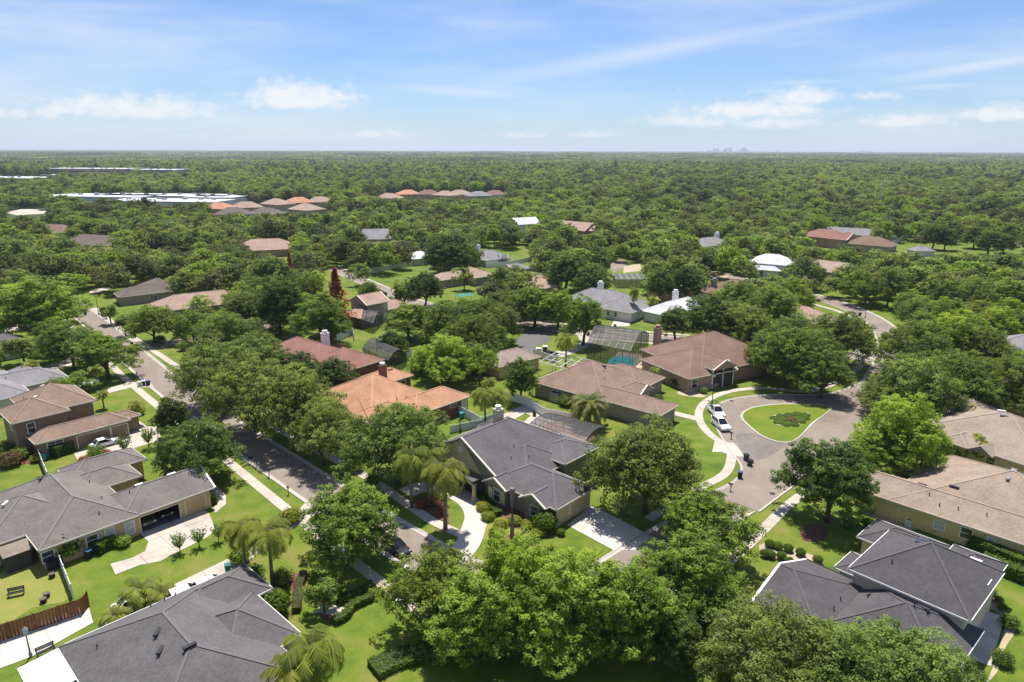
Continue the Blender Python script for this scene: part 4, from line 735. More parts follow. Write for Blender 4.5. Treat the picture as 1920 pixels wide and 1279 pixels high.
# ------------------------------------------------------------------ vehicles
def car(label, px, py, ang, kind='sedan', paint='car_white', group=None, z=0.03, name=None, loc=None):
    x, y = loc or W(px, py, .7); t = thing(name or ('pickup_truck' if kind == 'pickup' else 'parked_car'), label, 'car', (x, y, z), R(ang), group); t.scale = (.95, .95, .95)
    L, Wd = (4.7, 1.82) if kind == 'sedan' else (4.9, 1.95) if kind == 'suv' else (5.6, 2.0)
    hb = .78 if kind == 'sedan' else .95; hr = 1.45 if kind == 'sedan' else 1.78 if kind == 'suv' else 1.85
    if kind == 'sedan': prof = [(-.5,.35),(-.5,.72),(-.44,.86),(-.30,.92),(.16,.90),(.40,.76),(.49,.66),(.5,.35)]; cab = [(-.36,.90),(-.24,1.40),(.02,1.45),(.24,.88)]
    elif kind == 'suv': prof = [(-.5,.4),(-.5,.95),(-.47,1.05),(.14,1.05),(.42,.95),(.49,.8),(.5,.4)]; cab = [(-.48,1.03),(-.43,1.68),(.0,1.75),(.22,1.02)]
    else: prof = [(-.5,.45),(-.5,1.1),(-.1,1.1),(.18,1.1),(.44,1.02),(.49,.88),(.5,.45)]; cab = [(-.12,1.08),(-.09,1.80),(.06,1.83),(.24,1.06)]
    def loft(pr, w0, w1, zc):
        m = MB(); n = len(pr); vs = []
        zs = [p[1] for p in pr]; lo, hi = min(zs), max(zs)
        for s in (-1, 1):
            for a, zz in pr: k = (zz-lo)/(hi-lo); vs.append((a*L, s*(w0 + (w1-w0)*k)/2, zz))
        m.add(vs, [(i, i+1, n+i+1, n+i) for i in range(n-1)] + [(n-1, 0, n, 2*n-1)] + [tuple(range(n))[::-1], tuple(range(n, 2*n))]); return m
    b = loft(prof, Wd, Wd*.92, 0)
    # roof panel belongs to the body
    rp = [c for c in cab if c[1] > 1.3]; b.box(rp[0][0]*L+.05, rp[1][0]*L-.05, -Wd*.36, Wd*.36, rp[0][1]-.02, rp[1][1]+.03)
    for s in (-1, 1):
        for q in ((0,1),(2,3)): b.bar((cab[q[0]][0]*L, s*Wd*(.45 if cab[q[0]][1] < 1.2 else .36), cab[q[0]][1]), (cab[q[1]][0]*L, s*Wd*(.45 if cab[q[1]][1] < 1.2 else .36), cab[q[1]][1]), .09, .09)
    if kind == 'pickup':
        b.box(-.49*L, -.11*L, -Wd*.44, -Wd*.40, 1.08, 1.12)
        r = MB(); 
        for xx in (-.46, -.14): r.bar((xx*L, -Wd*.42, 1.1), (xx*L, -Wd*.42, 2.0), .07, .07); r.bar((xx*L, Wd*.42, 1.1), (xx*L, Wd*.42, 2.0), .07, .07); r.bar((xx*L, -Wd*.42, 2.0), (xx*L, Wd*.42, 2.0), .07, .07)
        for s in (-1, 1): r.bar((-.46*L, s*Wd*.42, 2.0), (.14*L, s*Wd*.42, 2.0), .07, .07)
        r.build('ladder_rack', 'dark_metal', t); q = MB(); q.box(-.47*L, -.13*L, -Wd*.38, Wd*.38, 1.105, 1.12); q.build('truck_bed', 'dark_metal', t)
    b.build('body', paint, t); g_ = loft(cab, Wd*.90, Wd*.72, 0); g_.build('windows', 'car_glass', t)
    wm = MB()
    for fx in (-.31, .31):
        for s in (-1, 1):
            w = MB(); w.lathe([(.18, -.1), (.33, -.1), (.34, -.06), (.34, .06), (.33, .1), (.18, .1)], n=14); o = w.build('wheel', 'tire', t); o.location = (fx*L, s*(Wd/2-.11), .34); o.rotation_euler = (R(90), 0, 0)
            r = MB(); r.lathe([(.2, -.104), (.2, .104), (.05, .108)], n=10); r.build('rim', 'rim', o)
    for s in (-1, 1):
        l = MB(); l.box(L*.485, L*.505, s*Wd*.34-.16, s*Wd*.34+.16, .62, .78); l.build('headlight', 'head_lamp', t); l = MB(); l.box(-L*.505, -L*.49, s*Wd*.38-.1, s*Wd*.38+.1, .72, .95); l.build('tail_light', 'tail_lamp', t)
    return t
car('silver white wagon parked in front of the rack truck by the traffic circle', 1352, 795, -80, 'suv', 'car_white'); car('white pickup truck with black rack parked by the traffic circle', 1343, 771, -86, 'pickup', 'car_white')
def at2(u, v): t = R(48); o = Vector(W(72,1033,3.0)); p = o + Vector((math.cos(t), math.sin(t)))*u + Vector((math.sin(t), -math.cos(t)))*v; return (p.x, p.y)
car('olive car standing in the left bay of the open garage', 0, 0, -42, 'suv', 'car_olive', loc=at2(12.55, -3.6), z=.065); car('dark car standing in the right bay of the open garage', 0, 0, -42, 'sedan', 'car_black', loc=at2(15.0, -4.0), z=.065)
car('white car with dark rear window beside the charcoal roof eave', 357, 1113, 40, 'suv', 'car_white'); car('white van nosing out beside the green bin on the driveway', 404, 1096, 42, 'suv', 'car_white'); car('white car half hidden behind the shaggy palms', 252, 1128, 40, 'sedan', 'car_white')
car('white car parked before the brown garage doors', 196, 829, 48, 'sedan', 'car_white'); car('black sport utility car parked under the left street trees', 95, 609, 48, 'suv', 'car_black'); car('silver car parked beside the pale metal roofed house', 1210, 579, 40, 'sedan', 'car_silver'); car('black car parked near the brick gate pillars', 1030, 663, 35, 'sedan', 'car_black'); car('dark car parked under the oak by the front walk', 742, 1022, -45, 'sedan', 'car_black')

# ------------------------------------------------------------------ street furniture and yard things
def bin_(label, px, py, mat='bin_black', group=None, rz=0, lid=None):
    x, y = W(px, py, .1); t = thing('wheeled_bin', label, 'bin', (x, y, .03), R(rz), group); m = MB(); b, c = .27, .34
    m.add([(-b,-b,.08),(b,-b,.08),(b,b,.08),(-b,b,.08),(-c,-c,1.0),(c,-c,1.0),(c,c,1.0),(-c,c,1.0)], [(3,2,1,0),(4,5,6,7),(0,1,5,4),(1,2,6,5),(2,3,7,6),(3,0,4,7)]); m.build('body', mat, t)
    m = MB(); m.box(-.37, .37, -.37, .40, 1.01, 1.06); m.bar((-.3, .44, .98), (.3, .44, .98), .04, .04); m.build('lid', lid or mat, t)
    for s in (-1, 1): m = MB(); m.lathe([(.12, -.03), (.12, .03)], n=10); o = m.build('wheel', 'tire', t); o.location = (s*.26, .26, .12); o.rotation_euler = (0, R(90), 0)
for l, x, y, m_, lid in [('dark wheeled bin with blue lid at the kerb between verge and asphalt', 1387, 895, 'bin_black', 'bin_blue'), ('grey lidded bin at the kerb next to white bags', 1406, 872, 'bin_black', None), ('dark bin standing at the kerb by the double driveway', 1399, 862, 'bin_black', None), ('black bin at the kerb across from the domed pool cage', 1126, 624, 'bin_black', None), ('black bin at the foot of the paved driveway', 1153, 615, 'bin_black', None),
     ('dark blue bin at the kerb beside three recycling tubs', 278, 722, 'bin_black', 'bin_blue'), ('grey topped bin at the kerb next to the dark blue bin', 270, 722, 'bin_black', 'plaster'), ('pale bin at the end of the brown house driveway', 262, 724, 'plaster', None), ('dark bin at the kerb by the street corner', 248, 649, 'bin_black', 'bin_blue'), ('black bin at the far kerb of the left street', 160, 590, 'bin_black', None), ('dark bin standing on the bend of the far street', 1612, 592, 'bin_black', 'bin_blue'),
     ('green bin on the driveway beside the charcoal roof', 428, 1072, 'bin_green', None), ('teal bin by the white fence of brick house', 866, 783, 'bin_teal', None), ('blue lidded bin by the rounded hedge of grey house', 167, 1045, 'bin_black', 'bin_blue'), ('teal tub by the white fence at the brown garage', 84, 862, 'bin_teal', None)]: bin_(l, x, y, m_, lid=lid, rz=random.uniform(0, 90))
def mailbox(label, px, py):
    x, y = W(px, py); t = thing('mailbox', label, 'mailbox', (x, y, 0), R(random.uniform(30, 60))); m = MB(); m.box(-.05, .05, -.05, .05, 0, 1.05); m.bar((0,0,.75), (0,.3,1.0), .05, .05); m.build('post', 'dark_metal', t)
    m = MB(); n = 8; pr = [(-.12, 0), (.12, 0)] + [(.12*math.cos(math.pi*k/n), .12 + .12*math.sin(math.pi*k/n)) for k in range(n+1)]; vs = [(a, -.2, 1.06+b) for a, b in pr] + [(a, .38, 1.06+b) for a, b in pr]; q = len(pr); m.add(vs, [(i, (i+1) % q, q+(i+1) % q, q+i) for i in range(q)] + [tuple(range(q))[::-1], tuple(range(q, 2*q))]); m.build('box', 'dark_metal', t)
for l, x, y in [('black mailbox on the verge beside the left street near driveway', 541, 928), ('black mailbox on the verge in shade of round oak', 505, 895), ('black mailbox at the kerb near the parked wagon', 1371, 823), ('black mailbox on the verge across from the brown house', 258, 709), ('black mailbox at the corner of the side street', 275, 660), ('dark mailbox on the asphalt edge near white bags', 1370, 921)]: mailbox(l, x, y)
def lamp(label, px, py, h=6.0, globe=False):
    x, y = W(px, py); t = thing('street_lamp', label, 'lamp', (x, y, 0)); m = MB(); m.lathe([(.16, 0), (.16, .5), (.09, .6), (.06, h-.5), (.05, h-.4)], n=8); m.build('pole', 'dark_metal' if not globe else 'grey_metal', t)
    m = MB(); m.lathe([(.08, h-.4), (.2, h-.25), (.24, h), (.18, h+.2)], n=8); m.build('lantern', 'plaster', t); m = MB(); m.lathe([(.27, h+.2), (.15, h+.35), (.03, h+.5)], n=8); m.build('cap', 'dark_metal' if not globe else 'grey_metal', t)
lamp('tall black street lamp on the verge behind the parked truck', 1498, 757) if False else lamp('tall black street lamp on the verge behind the parked truck', 1335, 758); lamp('tall street lamp with white lantern beside the left sidewalk', 185, 590); lamp('short grey yard lamp on the pale fenced patio', 58, 1232, 3.0, True); lamp('short black lamp post on lawn by the brick house', 863, 812, 2.2); lamp('street lamp on the bend of the far street', 1622, 597, 5)
def pot(label, px, py, r=.4, mat='terracotta', z=.07):
    x, y = W(px, py); t = thing('plant_pot', label, 'pot', (x, y, z)); m = MB(); m.lathe([(r*.6, 0), (r, .5), (r*1.08, .52), (r*1.08, .6), (r*.9, .6), (r*.85, .5)], n=12); m.build('pot', mat, t); m = MB()
    for k in range(26): a = random.uniform(0, 6.28); q = random.uniform(.3, 1.0)*r; m.add([(0,0,.5), (math.cos(a)*q, math.sin(a)*q, .95), (math.cos(a+.5)*q*1.2, math.sin(a+.5)*q*1.2, .75)], [(0,1,2)])
    m.build('plant', 'leaf_hedge', t)
pot('round planter by the plank fence near the patio middle', 68, 1176, .45, 'grey_metal'); pot('round planter by the plank fence near its corner', 139, 1146, .45, 'grey_metal'); pot('terracotta pot on the sandy bed by the porch', 1290, 733, .5); pot('dark pot in the mulch of the small side bed', 1002, 780, .4, 'dark_metal')
def bench(label, px, py, rz):
    x, y = W(px, py, .3); t = thing('garden_bench', label, 'bench', (x, y, 0.02), R(rz))
    for k in range(4): m = MB(); m.box(-.8, .8, -.25+k*.13, -.14+k*.13, .42, .46); m.build('slat', 'dark_metal', t)
    for k in range(3): m = MB(); m.box(-.8, .8, .26, .30, .55+k*.15, .66+k*.15); m.build('slat', 'dark_metal', t)
    for sx in (-.7, .7):
        for sy in (-.2, .27): m = MB(); m.box(sx-.03, sx+.03, sy-.03, sy+.03, 0, .9 if sy > 0 else .42); m.build('leg', 'dark_metal', t)
bench('dark slatted bench standing on the dry back lawn', 30, 1113, 25); bench('slatted bench on the patio against the white awning', 86, 1222, 47)
for l, x, y in [('dark log stool standing on the dry lawn next to its twin', 82, 1130), ('dark rounded stool standing on the dry lawn by the plank fence', 88, 1120), ('small dark box lying on the dry lawn near the vinyl fence', 98, 1083)]:
    px_, py_ = W(x, y); t = thing('garden_stool', l, 'stool', (px_, py_, 0.02)); m = MB(); m.lathe([(.3, 0), (.34, .1), (.3, .42), (.33, .46)], n=10); m.build('base', 'dark_metal', t); m = MB(); m.lathe([(.35, .46), (.36, .52), (.2, .55)], n=10); m.build('seat', 'bark', t)
x, y = W(34, 1060, 0); t = thing('garden_shed', 'small dark shed with beige pitched roof against grey house', 'shed', (x, y, 0), R(48)); m = MB(); m.box(-1.3, 1.3, -1.2, 1.6, 0, 2.2); m.build('wall', 'inside', t); m = MB(); m.add([(-1.5,-1.35,2.15),(1.5,-1.35,2.15),(1.5,1.7,2.15),(-1.5,1.7,2.15),(-1.5,.2,3.0),(1.5,.2,3.0)], [(0,1,5,4),(2,3,4,5),(1,2,5),(3,0,4),(3,2,1,0)]); m.build('roof', 'roof_beige', t)
def acunit(label, px, py, mat='plaster', rz=47, w=.8, h=.9):
    x, y = W(px, py); t = thing('air_conditioner', label, 'air conditioner', (x, y, .02), R(rz)); m = MB(); m.box(-w/2, w/2, -w/2, w/2, 0, h); m.build('cabinet', mat, t); m = MB(); m.lathe([(w*.4, h), (w*.4, h+.05), (w*.1, h+.07)], n=12); m.build('fan_grille', 'dark_metal', t)
acunit('white air conditioner against the yellow wall', 1703, 985); acunit('dark slatted enclosure against the brown house wall', 1044, 752, 'grey_metal', -40, 2.2, 1.9); acunit('dark boxed equipment by the grey house corner', 102, 1062, 'dark_metal', 48, 1.6, 1.1)
x, y = W(172, 733); t = thing('patio_umbrella', 'open white patio umbrella beside the brown house', 'umbrella', (x, y, 0)); m = MB(); m.tube([(0,0,0),(0,0,2.5)], .03); m.build('pole', 'grey_metal', t); m = MB(); m.lathe([(1.6, 2.1), (.8, 2.45), (.02, 2.7)], n=8); m.build('canopy', 'white', t)
x, y = W(766, 630); t = thing('climbing_frame', 'turquoise garden climbing frame beyond the domed screen cage', 'play set', (x, y, 0), .6); m = MB()
for a, b in (((-1.4,-1,0),(-1.2,0,2.4)), ((-1.4,1,0),(-1.2,0,2.4)), ((1.4,-1,0),(1.2,0,2.4)), ((1.4,1,0),(1.2,0,2.4)), ((-1.2,0,2.4),(1.2,0,2.4))): m.tube([a, b], .07)
m.build('frame', 'turquoise_plastic', t); m = MB(); m.bar((1.2,0,1.3), (3.0,0,.15), .5, .06); m.build('slide', 'turquoise_plastic', t)
x, y = W(872, 566); t = thing('garden_canopy', 'green canvas garden canopy on the far lawn', 'canopy', (x, y, 0), .5); m = MB(); m.add([(-3,-1.5,2.2),(3,-1.5,2.2),(3,1.5,2.2),(-3,1.5,2.2),(-2,0,2.9),(2,0,2.9)], [(0,1,5,4),(2,3,4,5),(1,2,5),(3,0,4),(3,2,1,0)]); m.build('cover', 'green_canvas', t)
for sx in (-2.9, 2.9):
    for sy in (-1.4, 1.4): m = MB(); m.tube([(sx,sy,0),(sx,sy,2.2)], .04); m.build('leg', 'grey_metal', t)
for k, (px, py) in enumerate([(1405,866), (1410,868)]):
    x, y = W(px, py); m = MB(); m.lathe([(.1, 0), (.3, .08), (.33, .3), (.2, .5), (.06, .6), (.1, .66)], n=9); o = m.build('rubbish_bag', 'plaster', None, True); o.location = (x, y, .04); tag(o, 'white rubbish bag dropped at the kerb beside the bins', 'bag', 'white bags at the kerb')
x, y = W(3, 835); t = thing('sun_lounger', 'red cushioned lounger on the paving left of brown house', 'lounger', (x, y, .05), .7); m = MB(); m.box(-.9, .5, -.3, .3, .3, .42); m.bar((.5,0,.36), (1.0,0,.8), .6, .1); m.build('cushion', 'red_cloth', t); m = MB(); m.box(-.9, .6, -.32, .32, .22, .29); m.build('frame', 'white', t)
for a, (px, py) in enumerate([(1010,668), (1022,664)]):
    x, y = W(px, py); t = thing('gate_pillar', ['squat brick gate pillar nearer the tan building', 'squat brick gate pillar beside the black car'][a], 'pillar', (x, y, 0)); m = MB(); m.box(-.5, .5, -.5, .5, 0, 1.9); m.build('shaft', 'brick', t); m = MB(); m.box(-.6, .6, -.6, .6, 1.91, 2.08); m.build('cap', 'plaster', t)
# ------------------------------------------------------------------ vegetation
def quads_mesh(name, V, tint, mat):
    """V: (N,4,3) corner positions; one leaf-clump face each, 'tint' a number per face"""
    n = len(V); me = bpy.data.meshes.new(name); me.vertices.add(n*4); me.vertices.foreach_set('co', V.astype(np.float32).ravel())
    me.loops.add(n*4); me.loops.foreach_set('vertex_index', np.arange(n*4, dtype=np.int32)); me.polygons.add(n); me.polygons.foreach_set('loop_start', np.arange(0, n*4, 4, dtype=np.int32)); me.polygons.foreach_set('loop_total', np.full(n, 4, dtype=np.int32))
    me.update(calc_edges=True); a = me.attributes.new('tint', 'FLOAT', 'FACE'); a.data.foreach_set('value', np.clip(tint, 0, 1).astype(np.float32)); me.materials.append(MATS[mat]); return me
def cards(C, Nrm, size, asp=.62, jit=.7):
    n = len(C); Nn = Nrm + rng.normal(0, jit, (n, 3)); Nn /= np.linalg.norm(Nn, axis=1, keepdims=True) + 1e-9
    T = np.cross(Nn, rng.normal(0, 1, (n, 3))); T /= np.linalg.norm(T, axis=1, keepdims=True) + 1e-9; Bn = np.cross(Nn, T); s = size[:, None]
    a, b = T*s*.5, Bn*s*.5*asp; k = rng.uniform(-.25, .25, (n, 1))
    bend = Nn*s*rng.uniform(-.12, .12, (n, 1))
    return np.stack([C - a + bend, C - b*1.0 + a*k, C + a + bend, C + b*1.0 + a*k], 1)
def crown_from_clumps(cl, per, size, flat=.75, up=.35, fill=.12, jit=.5, tuft=.42):
    """each clump is a cluster of leafy tufts; leaves sit round the tufts and lean to the light"""
    Cs, Ns, Ts = [], [], []
    for (c, r) in cl:
        n = int(per*(r**1.6)); k = max(6, int(9.5*r*r/(tuft/.42)**2)); d = rng.normal(0, 1, (k, 3)); d[:, 2] += up; d /= np.linalg.norm(d, axis=1, keepdims=True); tc = d*r*rng.uniform(.70, 1.04, (k, 1)); tc[:, 2] *= flat
        tt = rng.uniform(.05, .72) + rng.normal(0, .16, k); w = rng.integers(0, k, n); e = rng.normal(0, 1, (n, 3)); e[:, 2] = e[:, 2]*.8 + .25; e /= np.linalg.norm(e, axis=1, keepdims=True)
        q = tc[w] + e*tuft*rng.uniform(.45, 1.1, (n, 1))*np.array([1, 1, .72]); Cs.append(np.array(c) + q); Ns.append(e*.7 + d[w]*.35 + np.array([0, 0, .65])); Ts.append(tt[w] + rng.normal(0, .13, n) + .16*e[:, 2])  # tint rises toward tuft tops: light from above put into leaf colour
    C, Nn, T = np.concatenate(Cs), np.concatenate(Ns), np.concatenate(Ts)
    return cards(C, Nn, rng.uniform(.7, 1.3, len(C))*size, jit=jit), T
def oak_clumps(D, H, n, base=.16, dome=.8, rmin=.11, rmax=.19, open_=0.0):
    """clump centres over an uneven dome; a few inside"""
    out = []; ph = rng.uniform(0, 6.28, 4); am = rng.uniform(.06, .20, 4)
    for i in range(n):
        for _ in range(20):
            a = rng.uniform(0, 2*math.pi); q = rng.uniform(0, 1)
            ell = math.acos(1 - q*1.15) if q*1.15 < 2 else 1.5          # polar angle from the top, past the equator a little
            lump = 1 + sum(am[k]*math.sin((k+2)*a + ph[k]) for k in range(3))
            rr = (rng.uniform(.70, 1.06) if rng.random() < .82 else rng.uniform(.3, .7))
            x = math.sin(ell)*math.cos(a)*D/2*.84*rr*lump; y = math.sin(ell)*math.sin(a)*D/2*.84*rr*lump
            z = H*base + (H*(1-base))*(.26 + .62*math.cos(ell)*rr) + rng.normal(0, .03)*H
            r = rng.uniform(rmin, rmax)*D
            if all((x-c[0])**2 + (y-c[1])**2 + (z-c[2])**2 > (.55*min(r, rr_))**2 for c, rr_ in out): break
        out.append(((x, y, z), r))
    return out
def trunk_mesh(name, cl, H, D, base=.30, r0=.028, lean=0.0, nl=7, mat='bark'):
    m = MB(); rt = H*r0; fk = H*max(base, .24)*rng.uniform(.75, 1.0); top = (rng.normal(0, .02)*D, rng.normal(0, .02)*D, fk)
    m.tube([(0,0,-.1), (top[0]*.3, top[1]*.3, fk*.3), (top[0]*.7, top[1]*.7, fk*.7), top], [rt*1.5, rt*1.1, rt, rt*.95], 8)
    idx = rng.choice(len(cl), min(nl, len(cl)), replace=False)
    for i in idx:
        c = np.array(cl[i][0]); mid_ = (np.array(top)*.45 + c*.55) + np.array([0, 0, .05*H]); mid0 = np.array(top)*.8 + c*.2 + np.array([0, 0, .04*H])
        m.tube([(top[0], top[1], top[2]-.15), tuple(mid0), tuple(mid_), tuple(c)], [rt*.75, rt*.5, rt*.34, rt*.14], 6, cap=False)
        for j in range(2):
            e = c + rng.normal(0, 1, 3)*cl[i][1]*.7; m.tube([tuple(mid_), tuple((mid_+e)/2 + np.array([0,0,.1])), tuple(e)], [rt*.25, rt*.15, rt*.06], 5, cap=False)
    return m.mesh(name, mat, True)
KIND = {}        # kind -> list of (crown mesh, trunk mesh, D, H, name)
def make_kind(k, nm, mat, D, H, ncl, per, size, var=3, base=.16, rmin=.11, rmax=.19, flat=.75, up=.35, trunk='bark', nl=7, jit=.5):
    KIND[k] = []
    for _ in range(var):
        cl = oak_clumps(D, H, ncl, base, rmin=rmin, rmax=rmax); V, T = crown_from_clumps(cl, per, size, flat, up, jit=jit)
        cx = V.reshape(-1, 3); cx[:, 2] = np.maximum(cx[:, 2], .25)
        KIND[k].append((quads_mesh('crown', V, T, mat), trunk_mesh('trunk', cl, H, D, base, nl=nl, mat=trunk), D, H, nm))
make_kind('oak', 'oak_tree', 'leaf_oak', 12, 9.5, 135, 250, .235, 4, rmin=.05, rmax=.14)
make_kind('olive', 'oak_tree', 'leaf_olive', 12, 9.5, 135, 250, .225, 3, rmin=.05, rmax=.14)
make_kind('deep', 'evergreen_tree', 'leaf_deep', 10, 10, 120, 290, .235, 3, .18, rmin=.06, rmax=.15, up=.2)
make_kind('light', 'shade_tree', 'leaf_light', 10, 11, 130, 290, .235, 4, .14, rmin=.05, rmax=.14)
make_kind('bright', 'shade_tree', 'leaf_bright', 10, 9, 120, 290, .235, 2, .14, rmin=.06, rmax=.15)
make_kind('lime', 'shrub_tree', 'leaf_lime', 5, 4.6, 34, 240, .26, 1, .18, rmin=.12, rmax=.2)
make_kind('small', 'small_tree', 'leaf_oak', 5, 5.2, 30, 210, .28, 2, .30, rmin=.11, rmax=.19)
make_kind('wispy', 'wispy_tree', 'leaf_light', 7, 7.5, 34, 90, .34, 2, .35, rmin=.09, rmax=.16)
def conifer():
    n = 1900; h = rng.uniform(.06, 1, n)**.9; a = rng.uniform(0, 6.283, n); r = (1-h)*.92*rng.uniform(.55, 1.08, n) + .04; r *= 1 + .30*np.sin(a*3 + h*31) + .2*np.sin(a*7 - h*17)
    C = np.stack([r*np.cos(a)*2.2, r*np.sin(a)*2.2, h*11], 1); Nn = np.stack([np.cos(a), np.sin(a), np.full(n, 1.3)], 1)
    m = MB(); m.tube([(0,0,-.1), (0,0,5), (0,0,10.4)], [.28, .16, .04], 7)
    KIND['redcon'] = [(quads_mesh('crown', cards(C, Nn, rng.uniform(.3, .6, n)), rng.uniform(0, 1, n), 'leaf_red'), m.mesh('trunk', 'bark', True), 4.4, 11, 'conifer_tree')]
conifer()
def frond_quads(base, az, el0, L, droop, nleaf, ll, w, sag):
    out = []; pts = []; p = np.array(base, float); e = el0; st = L/10
    for i in range(11):
        pts.append(p.copy()); p = p + np.array([math.cos(e)*math.cos(az), math.cos(e)*math.sin(az), math.sin(e)])*st; e -= droop/10*(1 + i*.12)
    pts = np.array(pts); side = np.array([-math.sin(az), math.cos(az), 0.0])
    for i in range(nleaf):
        t = .12 + .86*i/nleaf; k = t*10; i0 = int(min(9, k)); q = pts[i0] + (pts[i0+1]-pts[i0])*(k-i0); d = pts[i0+1]-pts[i0]; d /= np.linalg.norm(d)
        l = ll*(math.sin(math.pi*min(1, t*.85+.12))**.6)*rng.uniform(.85, 1.1)
        for s in (-1, 1):
            v = side*s*.8 + d*.55 + np.array([0, 0, -sag*rng.uniform(.6, 1.3)]); v /= np.linalg.norm(v); tip = q + v*l; wv = d*w
            out.append([q - wv*.5, q + wv*.5, tip + wv*.12 + np.array([0, 0, -sag*.12]), tip - wv*.12 + np.array([0, 0, -sag*.12])])
    return out, pts
def palm(kind, mat, trunkH, L, nf, droop, ll, sag, w=.10, nleaf=22, rT=.17, dead=0.0):
    KIND[kind] = []
    for v in range(2):
        Q, T = [], []; lean = rng.normal(0, .25, 2); base = np.array([lean[0], lean[1], trunkH]); m = MB()
        m.tube([(0,0,-.1), (lean[0]*.25, lean[1]*.25, trunkH*.35), (lean[0]*.6, lean[1]*.6, trunkH*.75), tuple(base)], [rT*1.35, rT, rT*.95, rT*.9], 8)
        for i in range(nf):
            az = i*2.399 + rng.uniform(-.2, .2); el = R(78) - (i/nf)*R(95); o, pts = frond_quads(base, az, el, L*rng.uniform(.85, 1.05), droop*rng.uniform(.8, 1.15), nleaf, ll, w, sag); Q += o; T += [rng.uniform(.25, .85) + (.2 if i > nf*.75 else 0)]*len(o)
            m.tube([tuple(p) for p in pts[::2]], [.045, .035, .03, .022, .015, .008][:len(pts[::2])], 4, cap=False)
        KIND[kind].append((quads_mesh('crown', np.array(Q), np.array(T), mat), m.mesh('trunk', 'bark_palm', True), L*1.75, trunkH + L*.62, 'palm_tree'))
palm('queen', 'leaf_palm', 6.0, 3.5, 20, R(115), .95, .60, .17, 24); palm('phoenix', 'leaf_phoenix', 2.4, 3.3, 60, R(85), .55, .22, .12, 26, .42); palm('sabal', 'leaf_palm', 4.2, 2.2, 17, R(100), .7, .45, .16); palm('clump', 'leaf_palm', .8, 2.6, 30, R(110), .65, .35, .15)
def crape():
    KIND['crape'] = []
    for v in range(2):
        m = MB(); Cs, Ns = [], []
        for i in range(16):
            a = i*2.4 + rng.uniform(-.3, .3); sp = rng.uniform(.25, 1.0); e = np.array([math.cos(a)*1.5*sp, math.sin(a)*1.5*sp, 3.6*rng.uniform(.75, 1.0)]); b = np.array([0, 0, .95]); mid_ = b*.45 + e*.55 + np.array([0, 0, -.25*sp])
            m.tube([tuple(b), tuple(mid_), tuple(e)], [.05, .03, .012], 5, cap=False)
            t = rng.uniform(.35, 1.05, 42)[:, None]; pts = (1-t)**2*b + 2*t*(1-t)*mid_ + t*t*e; Cs.append(pts + rng.normal(0, .16, pts.shape)); Ns.append(rng.normal(0, .6, pts.shape) + np.array([0, 0, .5]))
        m.tube([(0,0,-.1), (0,0,1.0)], [.10, .07], 7); C, Nn = np.concatenate(Cs), np.concatenate(Ns)
        KIND['crape'].append((quads_mesh('crown', cards(C, Nn, rng.uniform(.16, .34, len(C))), rng.uniform(.1, .9, len(C)), 'leaf_hedge'), m.mesh('trunk', 'bark', True), 3.2, 3.8, 'crape_myrtle'))
crape()
# clipped shrubs and loose shrubs
def ball(mat, n=900, sz=.17, rough=.05, flat=.9):
    d = rng.normal(0, 1, (n, 3)); d[:, 2] = np.abs(d[:, 2])*1.0 - .25*(rng.random(n)); d /= np.linalg.norm(d, axis=1, keepdims=True); C = d*rng.uniform(1-rough*2, 1+rough, (n, 1)); C[:, 2] = C[:, 2]*flat + .75*flat
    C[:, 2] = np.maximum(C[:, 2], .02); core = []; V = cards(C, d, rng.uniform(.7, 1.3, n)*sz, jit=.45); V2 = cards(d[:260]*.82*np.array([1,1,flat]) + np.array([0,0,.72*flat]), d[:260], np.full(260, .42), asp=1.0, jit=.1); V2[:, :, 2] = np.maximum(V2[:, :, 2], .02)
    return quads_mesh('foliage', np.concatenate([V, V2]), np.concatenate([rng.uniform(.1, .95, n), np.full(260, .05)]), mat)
SHRUB = {'ball': [ball('leaf_hedge') for _ in range(2)], 'loose': [ball('leaf_oak', 800, .22, .22, .85) for _ in range(2)], 'lime': [ball('leaf_lime', 800, .18, .14, .7)], 'red': [ball('leaf_red', 600, .2, .2, .8)], 'dry': [ball('leaf_dry', 600, .2, .2, .7)], 'light': [ball('leaf_light', 800, .2, .2, .85)]}
STEM = MB(); STEM.tube([(0,0,-.1), (.02,0,.5), (0,.02,1.0)], [.06, .045, .02], 6); STEM_M = STEM.mesh('stem', 'bark')
def shrub(label, px, py, d, kind='ball', hz=1.0, group=None, name='shrub', loc=None):
    x, y = loc or W(px, py, .3); t = thing(name, label, 'shrub', (x, y, .02), random.uniform(0, 6.28), group); s = d/2; t.scale = (s, s, s*hz)
    link('foliage', random.choice(SHRUB[kind]), t); link('stem', STEM_M, t); return t
